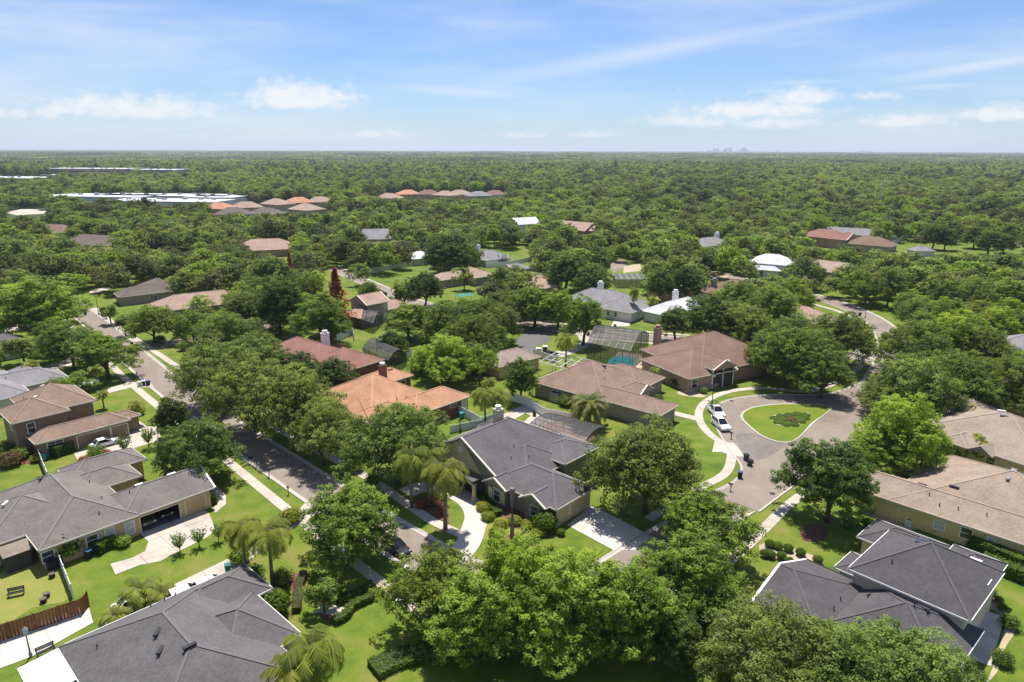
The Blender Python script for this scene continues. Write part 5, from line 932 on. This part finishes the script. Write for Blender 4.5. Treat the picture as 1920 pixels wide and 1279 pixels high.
def hedge(label, pts, w, h, mat='leaf_hedge', dens=55, sz=.2):
    path = smooth_path(pts, .5); o0 = path[0]; t = thing('hedge', label, 'hedge', (o0.x, o0.y, 0)); a, b = offset(path, -w/2*.9), offset(path, w/2*.9); m = MB(); n = len(path)
    vs = [(p.x-o0.x, p.y-o0.y, 0) for p in a] + [(p.x-o0.x, p.y-o0.y, 0) for p in b] + [(p.x-o0.x, p.y-o0.y, h*.95) for p in a] + [(p.x-o0.x, p.y-o0.y, h*.95) for p in b]
    m.add(vs, [(2*n+i, 3*n+i, 3*n+i+1, 2*n+i+1) for i in range(n-1)] + [(i, 2*n+i, 2*n+i+1, i+1) for i in range(n-1)] + [(n+i+1, 3*n+i+1, 3*n+i, n+i) for i in range(n-1)] + [(0, n, 3*n, 2*n), (n-1, 3*n-1, 4*n-1, 2*n-1)])
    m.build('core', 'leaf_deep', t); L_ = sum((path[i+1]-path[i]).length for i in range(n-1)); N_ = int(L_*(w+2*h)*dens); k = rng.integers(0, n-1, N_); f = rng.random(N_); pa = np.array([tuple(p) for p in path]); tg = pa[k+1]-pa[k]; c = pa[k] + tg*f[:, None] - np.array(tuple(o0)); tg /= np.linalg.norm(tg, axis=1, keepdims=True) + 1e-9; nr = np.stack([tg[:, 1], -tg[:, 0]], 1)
    s = rng.random(N_)*(w + 2*h); side = np.where(s < h, -1, np.where(s > h+w, 1, 0)); lat = np.where(side == 0, s-h-w/2, side*w/2); z = np.where(side == 0, h, np.where(side < 0, s, s-h-w)); lat = lat + rng.normal(0, .05, N_); z = np.maximum(.05, z + rng.normal(0, .06, N_))
    C = np.stack([c[:, 0] + nr[:, 0]*lat, c[:, 1] + nr[:, 1]*lat, z], 1); Nn = np.stack([nr[:, 0]*side, nr[:, 1]*side, (side == 0)*1.0], 1)
    o = link('foliage', quads_mesh('foliage', cards(C, Nn, rng.uniform(.6, 1.3, N_)*sz, jit=.5), rng.uniform(.1, .95, N_), mat), t); return t

TREES = []       # (x, y, radius)
def place(kind, x, y, D, H, label, group=None, z=0.0):
    cr, tr, D0, H0, nm = random.choice(KIND[kind]); t = thing(nm, label, 'tree' if 'palm' not in nm else 'palm tree', (x, y, z), random.uniform(0, 6.28), group)
    t.scale = (D/D0, D/D0, H/H0); link('trunk', tr, t); link('crown', cr, t); TREES.append((x, y, D/2)); return t
def T(cx, cy, wpx, kind, label, hk=None, group=None):
    """tree from its crown in the photograph: centre and width in pixels; it stands on the ground with the usual height for its kind"""
    cr, tr, D0, H0, nm = KIND[kind][0]; k = hk or H0/D0; D = 8.0
    for _ in range(12):
        H = D*k; zc = H*(.60 if kind not in ('queen', 'sabal') else .80); x, y = W(cx, cy, zc); dep = y*cp_ - (zc-CAMH)*sp_; D = wpx*dep/FPX*(.97 if kind in ('oak', 'olive', 'light', 'deep', 'bright') else 1.0)
    return place(kind, x, y, D, D*k, label, group)
G1 = 'trees standing by the streets and gardens'
for a in [
 (652,968,200,'light','spreading light green tree over the left street near the main drive',.85), (818,1088,190,'light','light green shade tree at the left end of the foreground clump',1.0), (962,1082,198,'bright','fresh yellow green tree in middle of the foreground clump',1.1), (1090,1110,220,'light','tall green tree right of the middle in the foreground clump',1.1), (880,1142,195,'light','low branching tree at the front of the foreground clump',1.0),
 (1032,1150,195,'light','leafy tree at the front middle of foreground clump',1.0), (1195,1120,190,'light','green tree beside the shaded driveway at the clump end',1.1), (1300,1062,205,'light','light green tree overhanging the right hand road junction',.95), (1325,968,180,'light','bright crowned tree between big dark oak and right hand road',.85), (1215,862,245,'oak','huge dark oak right of the main slate roof',.78),
 (1440,1215,270,'olive','olive green oak in the corner before the charcoal garage roof',.85), (1575,1245,260,'olive','olive green oak covering the low charcoal roof edge',.8), (1715,1262,270,'olive','olive green oak beside the pale rear patio',.75), (1340,1150,110,'small','small tree by the shaded driveway bend',1.1), (1270,1190,120,'deep','dark evergreen under the foreground clump',1.1), (1562,888,172,'deep','round dark magnolia with bare trunk in a mulch ring',1.0),
 (1690,800,172,'bright','bright domed tree behind the round dark magnolia',.95), (1640,845,110,'light','green tree between bright domed tree and the court',1.0), (1735,830,90,'oak','oak wedged beside the beige hip roof',1.0), (1720,712,165,'olive','broad oak over the court beside the right hand house',.8), (1650,745,90,'olive','small oak leaning over the mouth of the court',.8), (1800,705,150,'oak','broad oak before the cream carport',.85), (1885,712,140,'oak','oak at the right hand edge above carport',.9), (1715,640,130,'oak','oak standing over the bend of the far street',.85), (1790,625,120,'bright','fresh green crown among the right hand oaks',.9), (1850,645,110,'oak','dark oak below the right edge grey roof',.9),
 (1480,655,150,'oak','great oak on the lawn beyond the traffic circle',.85), (1545,690,120,'oak','oak overhanging the mouth of the court',.85), (1438,655,100,'oak','oak right of the white columned porch',.9), (1580,625,135,'oak','dark oak in front of the pink hip roof',.8), (1495,620,100,'olive','olive oak beside the pink hip roof',.85), (1530,650,110,'olive','olive oak behind the court oaks',.8),
 (1395,605,120,'oak','oak crown just behind the brown porch roof',.9), (1330,590,120,'deep','dense dark tree behind the brown porch roof ridge',.95), (1270,600,80,'deep','dark tree left of the porch house beside driveway',.9), (1450,570,110,'oak','oak before the brown roofed white house',.85), (1390,555,100,'oak','oak hiding the right end of the white house',.85),
 (742,815,205,'olive','grey green oak before the orange brown roof',.85), (602,800,146,'olive','grey green oak over the right sidewalk',.9), (548,752,188,'olive','broad grey green oak of the street row below orange roof',.85), (472,722,188,'olive','broad grey green oak of the street row by the bend of shade',.85), (402,686,166,'olive','broad grey green oak of the street row near the side street',.8), (480,665,140,'olive','olive oak behind the street row',.8), (430,625,130,'olive','tall olive oak right of the side street',.85), (560,690,90,'deep','dark tree before the left end of the red brown roof',.95), (625,700,85,'deep','dark tree hugging the red brown roof eave',1.0),
 (370,832,165,'oak','round oak on the lawn before the grey garage house',.78), (320,775,70,'deep','upright dark magnolia behind the round lawn oak',1.3), (283,598,95,'oak','green oak on the corner of the left side street',.85), (345,600,55,'wispy','thin yellowish tree at the side street',1.0), (130,640,120,'oak','multi stemmed oak beside the left driveway',.8), (195,655,115,'light','light oak on the verge of the left street',.85), (40,650,65,'small','reddish small tree by the charcoal roof',.9), (70,565,165,'light','broad green tree over the black parked car',.8), (205,585,36,'small','young tree on the verge by the street lamp',1.1), (232,605,40,'small','young tree on the verge near the corner',1.1), (140,715,80,'wispy','loose shrubby tree beside the grey roof end',.7),
 (606,1112,72,'small','small dense topiary tree in the front garden circle',1.0), (840,665,120,'bright','bright clumping bamboo like tree in the back garden',.8), (795,670,60,'bright','bright green small tree beside the slate screen cage',.9), (890,625,110,'oak','oak behind the bright back garden clump',.95), (830,600,95,'oak','oak between the tan house and the court',.9), (765,595,95,'light','green tree before the tan two storey garage',.8), (735,640,60,'deep','dark tree beyond the slate domed cage',1.0), (935,600,90,'olive','olive tree behind the tan walled building',.9), (978,703,78,'deep','dark tree beside the white vinyl fence',1.2), (900,680,70,'wispy','wispy tree among back garden palms',1.2),
 (1095,588,85,'light','tall bare stemmed tree at the street corner',1.25), (1003,565,85,'light','green tree left of the mid street bend',1.0), (1048,570,80,'light','green tree over the mid street bend',1.05), (965,575,70,'oak','oak left of the mid street bend trees',1.0), (795,535,75,'deep','round dark headed tree on the street lawn',1.0), (757,545,58,'light','lighter round tree on the street lawn',1.0), (840,470,110,'deep','huge dark round tree behind the tan house',.8), (870,520,38,'small','small round tree on the tan house lawn',1.1), (630,548,66,'redcon','tall rusty red dead conifer',1.75), (543,497,26,'redcon','small rusty red conifer top',None),
 (1752,438,52,'deep','dark round tree standing beside the dirt track start',1.0), (1775,444,44,'deep','dark tree beside the round tree on dirt track',1.0), (1858,449,58,'deep','large dark tree shading the dirt track',.9), (1885,452,44,'deep','dark tree beyond the large one shading the dirt track',.9), (1830,440,50,'deep','dark tree behind the dirt track verge',.9),
 (600,585,110,'light','light green tree left of tan two storey house',.95), (520,560,110,'deep','dark tall evergreen mass left of red conifer',1.1), (455,575,90,'oak','oak left of the dark evergreen mass',.95), (1845,838,58,'lime','lime yellow shrub tree before the cream wall',None), (690,545,50,'oak','oak behind the tan two storey roof',1.0), (1110,520,70,'deep','dark tree left of the flat pale screen cage',1.0), (1060,500,90,'deep','dense dark tree behind the grey hip roof',.9), (1240,530,60,'deep','bare stemmed dark tree before the pink walled house',1.2), (1285,525,70,'deep','tall dark tree beside the slender trunks',1.1), (375,570,50,'wispy','pale leafed tree before the pink low roof',.9)]:
    T(*a[:5], hk=a[5], group=G1)
for cx, cy, w, k, l in [(450,985,105,'queen','slender feather palm beside the driveway of charcoal house'), (500,992,118,'queen','thick trunked feather palm by the mulch bed'), (580,1212,172,'queen','golden feather palm against the charcoal roof corner'), (548,1258,150,'queen','second feather palm at the charcoal roof corner'), (768,850,106,'queen','yellowing feather palm behind the circular driveway bed'), (832,876,124,'queen','full feather palm in the circular driveway bed'), (802,852,98,'queen','tall feather palm between its two neighbours by the porch'),
    (910,735,70,'queen','feather palm on the lawn of the orange roofed house'), (938,740,56,'queen','slimmer feather palm on the same back lawn'), (918,712,40,'queen','feather palm at the edge of the back garden trees'), (1062,632,60,'queen','feather palm in front of the dark side court'), (1225,692,26,'sabal','little yellow palm by the porch house wall'), (1192,712,24,'sabal','little yellow palm by the small side gable'), (190,735,28,'sabal','young palm beside the brown house drive'), (254,757,40,'queen','dark feather palm on the lawn of brown house'), (178,690,36,'sabal','fan palm beside the grey roof end'),
    (1190,545,26,'sabal','very tall thin palm beside the paved driveway'), (1224,560,28,'sabal','palm beside the pale metal roof'), (60,680,36,'sabal','fan palm between charcoal and grey roofs'), (1170,700,20,'sabal','short palm between brown houses')]:
    T(cx, cy, w, k, l, hk={'tall': 2.4}.get(None) if k == 'queen' else (2.6 if cx == 1190 else None), group='palms in the gardens')
T(1102,760,90,'phoenix','massive date palm with low trunk before the brown house', group='palms in the gardens')
for cx, cy, w, l in [(335,1015,36,'first vase shaped crape myrtle on the driveway verge'), (371,1005,34,'middle crape myrtle on the driveway verge'), (408,996,32,'crape myrtle nearest the curved garden path'), (230,832,34,'crape myrtle beside the white car'), (276,818,34,'crape myrtle at the end of the brown house drive'), (182,848,40,'crape myrtle rising from the red flowering bed')]: T(cx, cy, w, 'crape', l, group='crape myrtles along the drives')
for cx, cy, w, k_, l in [(262,1098,105,'clump','shaggy'), (302,1108,85,'clump','x'), (212,1150,80,'clump','x'), (318,882,50,'clump','x')]:
    T(cx, cy, w, 'clump', {262: 'shaggy clumping palm before the driveway cars', 302: 'dense low palm beside the charcoal roof', 212: 'low palm at the patio corner', 318: 'cycad like clump behind the grey garage roof'}[cx], group='low palm clumps')
# dead palm trunk on the front lawn
x, y = W(960, 1010); t = thing('dead_palm_trunk', 'bare dead palm trunk standing on the round front lawn', 'tree trunk', (x, y, 0)); m = MB(); m.tube([(0,0,-.1), (.05,.02,2.5), (.02,.05,5.2), (0,0,7.0)], [.30, .24, .21, .22], 9); m.build('trunk', 'bark_palm', t, True); m = MB(); m.lathe([(.23, 6.2), (.36, 6.5), (.40, 6.9), (.30, 7.15), (.18, 7.2)], n=9); m.build('frond_stub', 'bark_palm', t)

hedge('tall clipped hedge between yellow walled house and dark house', WP([(1735,988),(1800,1012),(1860,1045),(1935,1078)]), 1.6, 1.8); hedge('clipped hedge along the near lawn of the dark house', WP([(1840,1060),(1935,1098)]), 1.4, 1.6)
hedge('low clipped hedge on the far side of the front garden path', WP([(700,1100),(665,1120),(632,1132)]), .9, .8); hedge('low curving clipped hedge on the near side of the garden path', WP([(718,1114),(690,1128),(660,1142),(648,1160),(625,1170)]), .9, .8)
hedge('thick rounded hedge against the grey house wall', WP([(178,1040),(196,1028),(216,1020)]), 1.8, 1.5); hedge('thick square hedge beside the brown garage wall', WP([(96,858),(118,848),(136,842)]), 2.6, 1.8); hedge('small hedge behind the open garage corner', WP([(386,930),(392,940),(398,948)]), 1.4, 1.2); hedge('low ragged shrub border along the front garden wall', WP([(570,1078),(560,1110),(556,1150)]), .9, .7, 'leaf_dry')
hedge('lime shrub border before the main house porch', WP([(890,922),(915,945),(935,968)]), 1.0, .7, 'leaf_hedge'); hedge('long dark hedge beside the paved driveway', WP([(1148,590),(1175,580),(1195,572)]), 1.4, 1.6, 'leaf_oak'); hedge('dark clipped hedge at the court of the tan garage', WP([(705,548),(722,556)]), 1.6, 1.3, 'leaf_deep')
for k, (px, py) in enumerate([(1454,784),(1466,780),(1480,778),(1495,776),(1509,777),(1460,791),(1473,795),(1488,795),(1501,789),(1508,783),(1470,786),(1496,784)]): shrub('low mounded shrub in the traffic island planting', px, py, 2.0, 'ball', .34, 'mounded shrubs of the traffic island')
shrub('orange flowering plant in the middle of the traffic island', 1483, 787, 1.9, 'dry', .55)
hedge('yellow green ground hedge before the foreground clump', WP([(700,1262),(760,1235),(850,1222)]), 2.6, .7, 'leaf_hedge')
for k in range(17): shrub('shaggy understory shrub beneath the foreground tree clump', 790+k*27+random.uniform(-8,8), 1222+8*math.sin(k*1.7)-max(0,k-11)*7, random.uniform(2.2,3.4), 'loose', random.uniform(.7,1.0), 'understory shrubs beneath the foreground clump')
shrub('big clipped ball shrub by the main garage corner', 1022, 990, 3.3, 'ball', 1.0); shrub('small round shrub beside the main driveway', 1052, 1000, 1.1); shrub('large ball shrub against the charcoal roof edge', 512, 1148, 3.6, 'ball', 1.0); shrub('round shrub left of the brown porch house', 1268, 722, 2.6, 'loose'); shrub('pale shrub in the sandy bed by the porch', 1296, 720, 1.8, 'light')
for k, (px, py) in enumerate([(938,985),(965,978),(990,985),(915,970),(930,1000),(1010,1000),(905,952)]): shrub('low lime green mound in the border before the main house', px, py, 2.0, 'lime', .8, 'lime mounds before the main house')
for k, (px, py) in enumerate([(1443,1022),(1459,1026),(1478,1030),(1501,1038),(1533,1052)]): shrub('small clipped ball beside the charcoal house path, lawn tree side', px, py, 1.25, 'ball', 1, 'clipped balls on the tree side of the path')
for k, (px, py) in enumerate([(1434,1040),(1445,1042),(1465,1045),(1480,1055),(1498,1062)]): shrub('small clipped ball beside the charcoal house path, garage side', px, py, 1.25, 'ball', 1, 'clipped balls on the garage side of the path')
shrub('round shrub by the tiled corner of the charcoal house', 1628, 985, 1.6); shrub('flowering red shrub in the bed by the white car', 158, 866, 1.8, 'red'); shrub('red shrub at the right end of the flower bed', 200, 852, 1.5, 'red'); shrub('leafy shrub in the middle of the flower bed', 176, 858, 2.0, 'loose'); shrub('white flowering shrub at the end of the rounded hedge', 231, 1020, 1.8, 'light'); shrub('leafy shrub hiding the grey house corner', 128, 1040, 3.6, 'loose', 1.2)
for px, py, d, kd, l in [(20,870,3.6,'dry','dull brown green shrub left of the grey house roof'), (38,858,2.6,'loose','green shrub in the terraced bed of brown house'), (55,845,1.6,'red','purple red plant in the terraced bed'), (70,862,2.0,'lime','yellow green mound by the vinyl fence'), (10,845,2.4,'loose','dark shrub on the paving left of brown house'), (45,830,2.0,'loose','low shrub under the brown house wall'), (262,775,2.0,'lime','golden shrub beside the brown garage end'), (245,790,2.2,'dry','reddish shrub at the brown garage corner'), (170,700,2.4,'dry','dry shrub beside the young palm drive'),
     (155,735,2.6,'loose','low shrub before the patio umbrella'), (450,1050,2.6,'light','shrub beneath the slender feather palm'), (478,1082,2.2,'loose','shrub beneath the thick feather palm'), (545,975,3.0,'lime','golden shrub beside the driveway apron'), (530,1090,2.4,'loose','green shrub behind the mulch bed'), (1062,758,3.0,'loose','dark shrub beside the slatted enclosure'), (1320,735,1.6,'light','spiky plant in the sandy porch bed'), (1790,858,3.4,'light','fresh green shrub under the cream wall'), (1730,965,2.0,'loose','shrub by the yellow wall air conditioner'), (1860,1110,1.0,'loose','small plant in the rear bed nearest the wall'), (1873,1125,1.0,'loose','small plant in the rear bed middle'), (1880,1140,1.0,'loose','small plant in the rear bed corner'), (1893,1172,1.8,'loose','leafy plant in the rear bed beside the patio edge'), (1878,1240,1.8,'loose','leafy plant in the rear bed past the patio edge'),
     (830,960,1.2,'red','red leafed plant in the circular bed'), (805,945,1.4,'dry','coppery plant in the circular bed'), (788,950,1.3,'red','dark red plant in the circular bed'), (640,655,3.0,'dry','dry shrub by the brick corner of red roof'), (612,722,2.6,'red','orange red shrub beside the orange roof'), (905,835,2.0,'loose','dark shrub beneath the main porch'), (1210,745,2.4,'light','pale shrub beneath the little yellow palms'), (1235,750,1.8,'loose','shrub in the mulch of brown garage wing'), (700,905,2.2,'light','shrub on the street verge near the circular drive'), (668,880,2.6,'light','loose shrub behind the right sidewalk'),
     (1590,985,1.4,'loose','small shrub by the yellow house corner'), (1555,600,2.0,'loose','shrub by the pink hip roof'), (345,655,3.0,'light','shrub at the side street corner'), (300,640,2.4,'loose','dark shrub at the side street verge')]:
    shrub(l, px, py, d, kd)
# ------------------------------------------------------------------ woodland between and beyond the houses
KEEP = [(1185,615,1390,740),(1005,655,1245,780),(1090,625,1215,700),(500,618,790,720),(760,690,990,800),(1290,700,1610,860),(603,492,655,580),(532,482,553,505),(1000,612,1090,660),(1600,560,1672,700),(340,640,700,900),(140,578,330,735),(235,518,322,562),(330,548,425,578),(465,447,552,476),(680,432,737,452),(775,462,800,492),(895,458,942,500),(685,495,792,540),(690,530,800,576),(655,538,748,612),(805,492,920,532),(835,532,890,562),(990,508,1068,548),(1080,530,1190,600),(1150,575,1245,640),(1090,612,1245,640),(965,600,1060,640),(1225,552,1322,592),
  (1318,518,1400,560),(1410,484,1482,518),(1308,448,1355,464),(1512,434,1600,466),(1600,446,1662,468),(1668,443,1925,478),(1530,553,1690,600),(1600,590,1672,700),(1460,572,1560,625),(972,415,994,430),(1075,425,1112,442),(1140,486,1205,540),(385,376,615,402),(715,357,950,374),(150,362,240,373),(262,362,430,374),(115,313,235,323),(270,316,332,323),(0,329,90,334),(150,443,212,462),(85,426,125,437),(5,386,92,406),
  (0,588,35,626),(140,578,260,640),(160,535,215,560),(1535,495,1572,525),(1243,530,1275,555),(0,620,60,700),(1320,505,1375,525),(900,455,1000,502),(1870,620,1925,650)]
def visible_hit(x, y, D, H):
    cx, cy, dep = P(x, y, H*.6)
    if dep < 1: return True
    w = D*FPX/dep*.5*.80; t = P(x, y, H*.96)[1]; b = P(x, y, H*.22)[1]
    for x0, y0, x1, y1 in KEEP:
        ox = min(cx+w, x1) - max(cx-w, x0); oy = min(b, y1) - max(t, y0)
        if ox > 0 and oy > 0 and (ox > .22*(2*w) or ox > 6) and oy > .12*(b-t): return True
    return False
def near_road(x, y, pad):
    for path, hw in ROADS:
        for p in path[::2]:
            if (p.x-x)**2 + (p.y-y)**2 < (hw+pad)**2: return True
    return False
cand = []
grid = {}
def ok_space(x, y, r, k=.78):
    gx_, gy_ = int(x//20), int(y//20)
    for i in (-1, 0, 1):
        for j in (-1, 0, 1):
            for (a, b, c) in grid.get((gx_+i, gy_+j), ()):
                if (a-x)**2 + (b-y)**2 < ((r+c)*k)**2: return False
    return True
def put(x, y, r): grid.setdefault((int(x//20), int(y//20)), []).append((x, y, r))
for x, y, r in TREES: put(x, y, r)
tanh = math.tan(R(43))
def foot_hit(x, y, r, k=.9): return any((fx-x)**2 + (fy-y)**2 < (fr*k + r*.35)**2 for fx, fy, fr in FEET)
N1 = 0
def wood(y0, y1, tries, k, dmin, dmax, near=True):
    out = []
    for _ in range(tries):
        y = math.sqrt(random.uniform(y0*y0, y1*y1)); x = random.uniform(-1, 1)*(y*tanh + 12); D = random.uniform(dmin, dmax); H = D*random.uniform(.66, 1.16)
        if mnoise.noise(Vector((x*.012, y*.012, 3.1))) < -.62: continue
        if not ok_space(x, y, D/2, k): continue
        if near and (foot_hit(x, y, D/2) or (y < 330 and near_road(x, y, 1.0))): continue
        if y < 1500 and visible_hit(x, y, D, H): continue
        put(x, y, D/2); out.append((x, y, D, H))
    return out
LIFE = wood(128, 470, 58000, .66, 7.5, 13.0)
LIFE.sort(key=lambda q: q[1])
n_hand = len(TREES); n_ind = max(0, 296 - n_hand)
HOUSES = [(o.location.x, o.location.y, o['label']) for o in COL.objects if o.get('category') == 'house' and o.parent is None]
CUT = (' with ', ' behind ', ' beside ', ' under ', ' at ', ' by ', ' near ', ' in ', ' among ', ' amid ', ' above ', ' across ', ' before ', ' facing ', ' partly ', ' left ', ' right ', ' seen ', ' sunk ', ' peeking ', ' shaded ', ' half ', ' deep ', ' between ', ' showing ', ' nearest ', ' alone')
def short(l):
    for c in CUT: l = l.split(c)[0]
    return l
LAB = {'oak': 'broad mid green oak', 'olive': 'broad olive green oak', 'light': 'upright light green tree', 'deep': 'dense dark green tree', 'bright': 'fresh bright green tree'}
for (x, y, D, H) in LIFE[:n_ind]:
    n_ = mnoise.noise(Vector((x*.02, y*.02, 9))); kd = random.choices(['oak', 'olive', 'light', 'deep', 'bright'], [4, 3, 3 + 3*n_, 1.2, 1.0])[0]
    hs = min(HOUSES, key=lambda q: (q[0]-x)**2 + (q[1]-y)**2); rel = 'behind' if y > hs[1] + 6 else 'before' if y < hs[1] - 6 else 'beside'
    lab = LAB[kd] + ' standing ' + rel + ' the ' + short(hs[2])
    place(kd, x, y, D, H, lab, lab.replace(' standing', 's'))
rest = LIFE[n_ind:]
FAR1 = wood(470, 1150, 46000, .58, 6.5, 15.5); FAR2 = wood(1150, 2100, 34000, .56, 9, 20)
# low polygon crowns for the distance
LIB = bpy.data.collections.new('woodland_library')
def lib(name, me):
    o = bpy.data.objects.new(name, me); LIB.objects.link(o); return o
order = []
def far_crown(D, H, ncl, per, size, mat):
    cl = oak_clumps(D, H, ncl, .22, rmin=.12, rmax=.20); V, T_ = crown_from_clumps(cl, per, size, .75, .3, tuft=.6); V[:, :, 2] = np.maximum(V[:, :, 2], .05); return quads_mesh('crown', V, T_, mat)
for i in range(5): lib('a%d' % i, far_crown(10, 9, 40, 40, .62, ['leaf_far', 'leaf_far', 'leaf_light', 'leaf_olive', 'leaf_far'][i]))
for i in range(4): lib('b%d' % i, far_crown(10, 8.5, 24, 20, 1.0, ['leaf_far', 'leaf_far', 'leaf_olive', 'leaf_light'][i]))
def patch_mesh(S_, nb, hmax, size):
    """a piece of closed canopy: many crowns side by side"""
    Cs, Ns, Ts = [], [], []
    for _ in range(nb):
        c = np.array([*rng.uniform(-S_/2, S_/2, 2), rng.uniform(.45, .75)*hmax]); r = rng.uniform(.5, 1.2)*S_/math.sqrt(nb)*.75; n = 16; d = rng.normal(0, 1, (n, 3)); d[:, 2] = np.abs(d[:, 2])*.9; d /= np.linalg.norm(d, axis=1, keepdims=True); q = d*r; q[:, 2] = q[:, 2]/r*hmax*.4; Cs.append(c+q); Ns.append(d); Ts.append(np.full(n, rng.uniform(.1, .8)) + rng.normal(0, .2, n))
    C, Nn, T_ = map(np.concatenate, (Cs, Ns, Ts)); V = cards(C, Nn, rng.uniform(.8, 1.3, len(C))*size, asp=.8, jit=.4); V[:, :, 2] = np.maximum(V[:, :, 2], .05); return quads_mesh('canopy', V, T_, 'leaf_far')
for i in range(3): lib('c%d' % i, patch_mesh(60, 40, 11, 4.6))
for i in range(3): lib('d%d' % i, patch_mesh(220, 60, 13, 14))
pts = []     # x,y,z, index, sx, sz, rot
for x, y, D, H in rest + FAR1: pts.append((x, y, 0, random.randrange(0, 5), D/10, H/9, random.uniform(0, 6.28)))
for x, y, D, H in FAR2: pts.append((x, y, 0, 5 + random.randrange(4), D/10, H/8.5, random.uniform(0, 6.28)))
# trees stay behind the clearings; patches of closed canopy farther out
def ring(y0, y1, step, idx0, s0, hs):
    y = y0
    while y < y1:
        w = y*tanh*1.03 + step; n = int(2*w/step)
        for i in range(n+1):
            x = -w + i*step + random.uniform(-.4, .4)*step; yy = y + random.uniform(-.4, .4)*step
            if mnoise.noise(Vector((x*.0016, yy*.0011, 1.7))) < -.42: continue
            hh = hs*(1 + .5*mnoise.noise(Vector((x*.002, yy*.002, 5))))*random.uniform(.8, 1.25)
            pts.append((x, yy, 0, idx0 + random.randrange(3), s0*random.uniform(.9, 1.25), hh, random.uniform(0, 6.28)))
        y += step
ring(2050, 4200, 52, 9, 1.0, 1.05); ring(4200, 9500, 170, 12, 1.0, 1.1); ring(9500, 24000, 420, 12, 2.4, 1.25)
me = bpy.data.meshes.new('woodland'); me.from_pydata([p[:3] for p in pts], [], [])
def pattr(n, ty, vals): a = me.attributes.new(n, ty, 'POINT'); a.data.foreach_set('value', vals)
pattr('idx', 'INT', [p[3] for p in pts]); pattr('sx', 'FLOAT', [p[4] for p in pts]); pattr('sz', 'FLOAT', [p[5] for p in pts]); pattr('rot', 'FLOAT', [p[6] for p in pts])
wo = link('woodland', me); tag(wo, 'far woodland canopy of mixed green crowns reaching to the horizon', 'woodland', kind='stuff')
ng = bpy.data.node_groups.new('woodland', 'GeometryNodeTree'); ng.interface.new_socket('Geometry', in_out='INPUT', socket_type='NodeSocketGeometry'); ng.interface.new_socket('Geometry', in_out='OUTPUT', socket_type='NodeSocketGeometry')
N = ng.nodes.new; L = ng.links.new; gi, go = N('NodeGroupInput'), N('NodeGroupOutput'); ip = N('GeometryNodeInstanceOnPoints'); ci_ = N('GeometryNodeCollectionInfo'); ci_.inputs['Collection'].default_value = LIB; ci_.inputs['Separate Children'].default_value = True; ci_.inputs['Reset Children'].default_value = True
def na(name, ty):
    n = N('GeometryNodeInputNamedAttribute'); n.data_type = ty; n.inputs['Name'].default_value = name; return n.outputs['Attribute']
L(gi.outputs[0], ip.inputs['Points']); L(ci_.outputs[0], ip.inputs['Instance']); ip.inputs['Pick Instance'].default_value = True; L(na('idx', 'INT'), ip.inputs['Instance Index'])
cxy = N('ShaderNodeCombineXYZ'); sx_ = na('sx', 'FLOAT'); L(sx_, cxy.inputs[0]); L(sx_, cxy.inputs[1]); L(na('sz', 'FLOAT'), cxy.inputs[2]); L(cxy.outputs[0], ip.inputs['Scale'])
cr_ = N('ShaderNodeCombineXYZ'); L(na('rot', 'FLOAT'), cr_.inputs[2]); er = N('FunctionNodeEulerToRotation'); L(cr_.outputs[0], er.inputs[0]); L(er.outputs[0], ip.inputs['Rotation']); L(ip.outputs[0], go.inputs[0])
wo.modifiers.new('woodland', 'NODES').node_group = ng
print('trees: hand', n_hand, 'belt', min(n_ind, len(LIFE)), 'of', len(LIFE), 'points', len(pts))
# woodland floor: darker sheet under the far canopy
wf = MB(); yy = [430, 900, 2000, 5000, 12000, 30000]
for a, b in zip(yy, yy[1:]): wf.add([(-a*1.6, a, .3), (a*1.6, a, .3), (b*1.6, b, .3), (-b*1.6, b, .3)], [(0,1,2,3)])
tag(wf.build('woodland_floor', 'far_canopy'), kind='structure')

# ------------------------------------------------------------------ haze
HZ = 0.000068
hm = bpy.data.materials.new('haze'); hm.use_nodes = True; nt = hm.node_tree; nt.nodes.clear(); o_ = nt.nodes.new('ShaderNodeOutputMaterial'); pv = nt.nodes.new('ShaderNodeVolumePrincipled'); pv.inputs['Color'].default_value = (.80, .88, 1.0, 1); pv.inputs['Density'].default_value = HZ; pv.inputs['Anisotropy'].default_value = .2; nt.links.new(pv.outputs[0], o_.inputs['Volume'])
hb = MB(); hb.box(-50000, 50000, -4000, 50000, -1.0, 230); MATS['haze'] = hm; ho = hb.build('haze', 'haze'); tag(ho, kind='stuff')
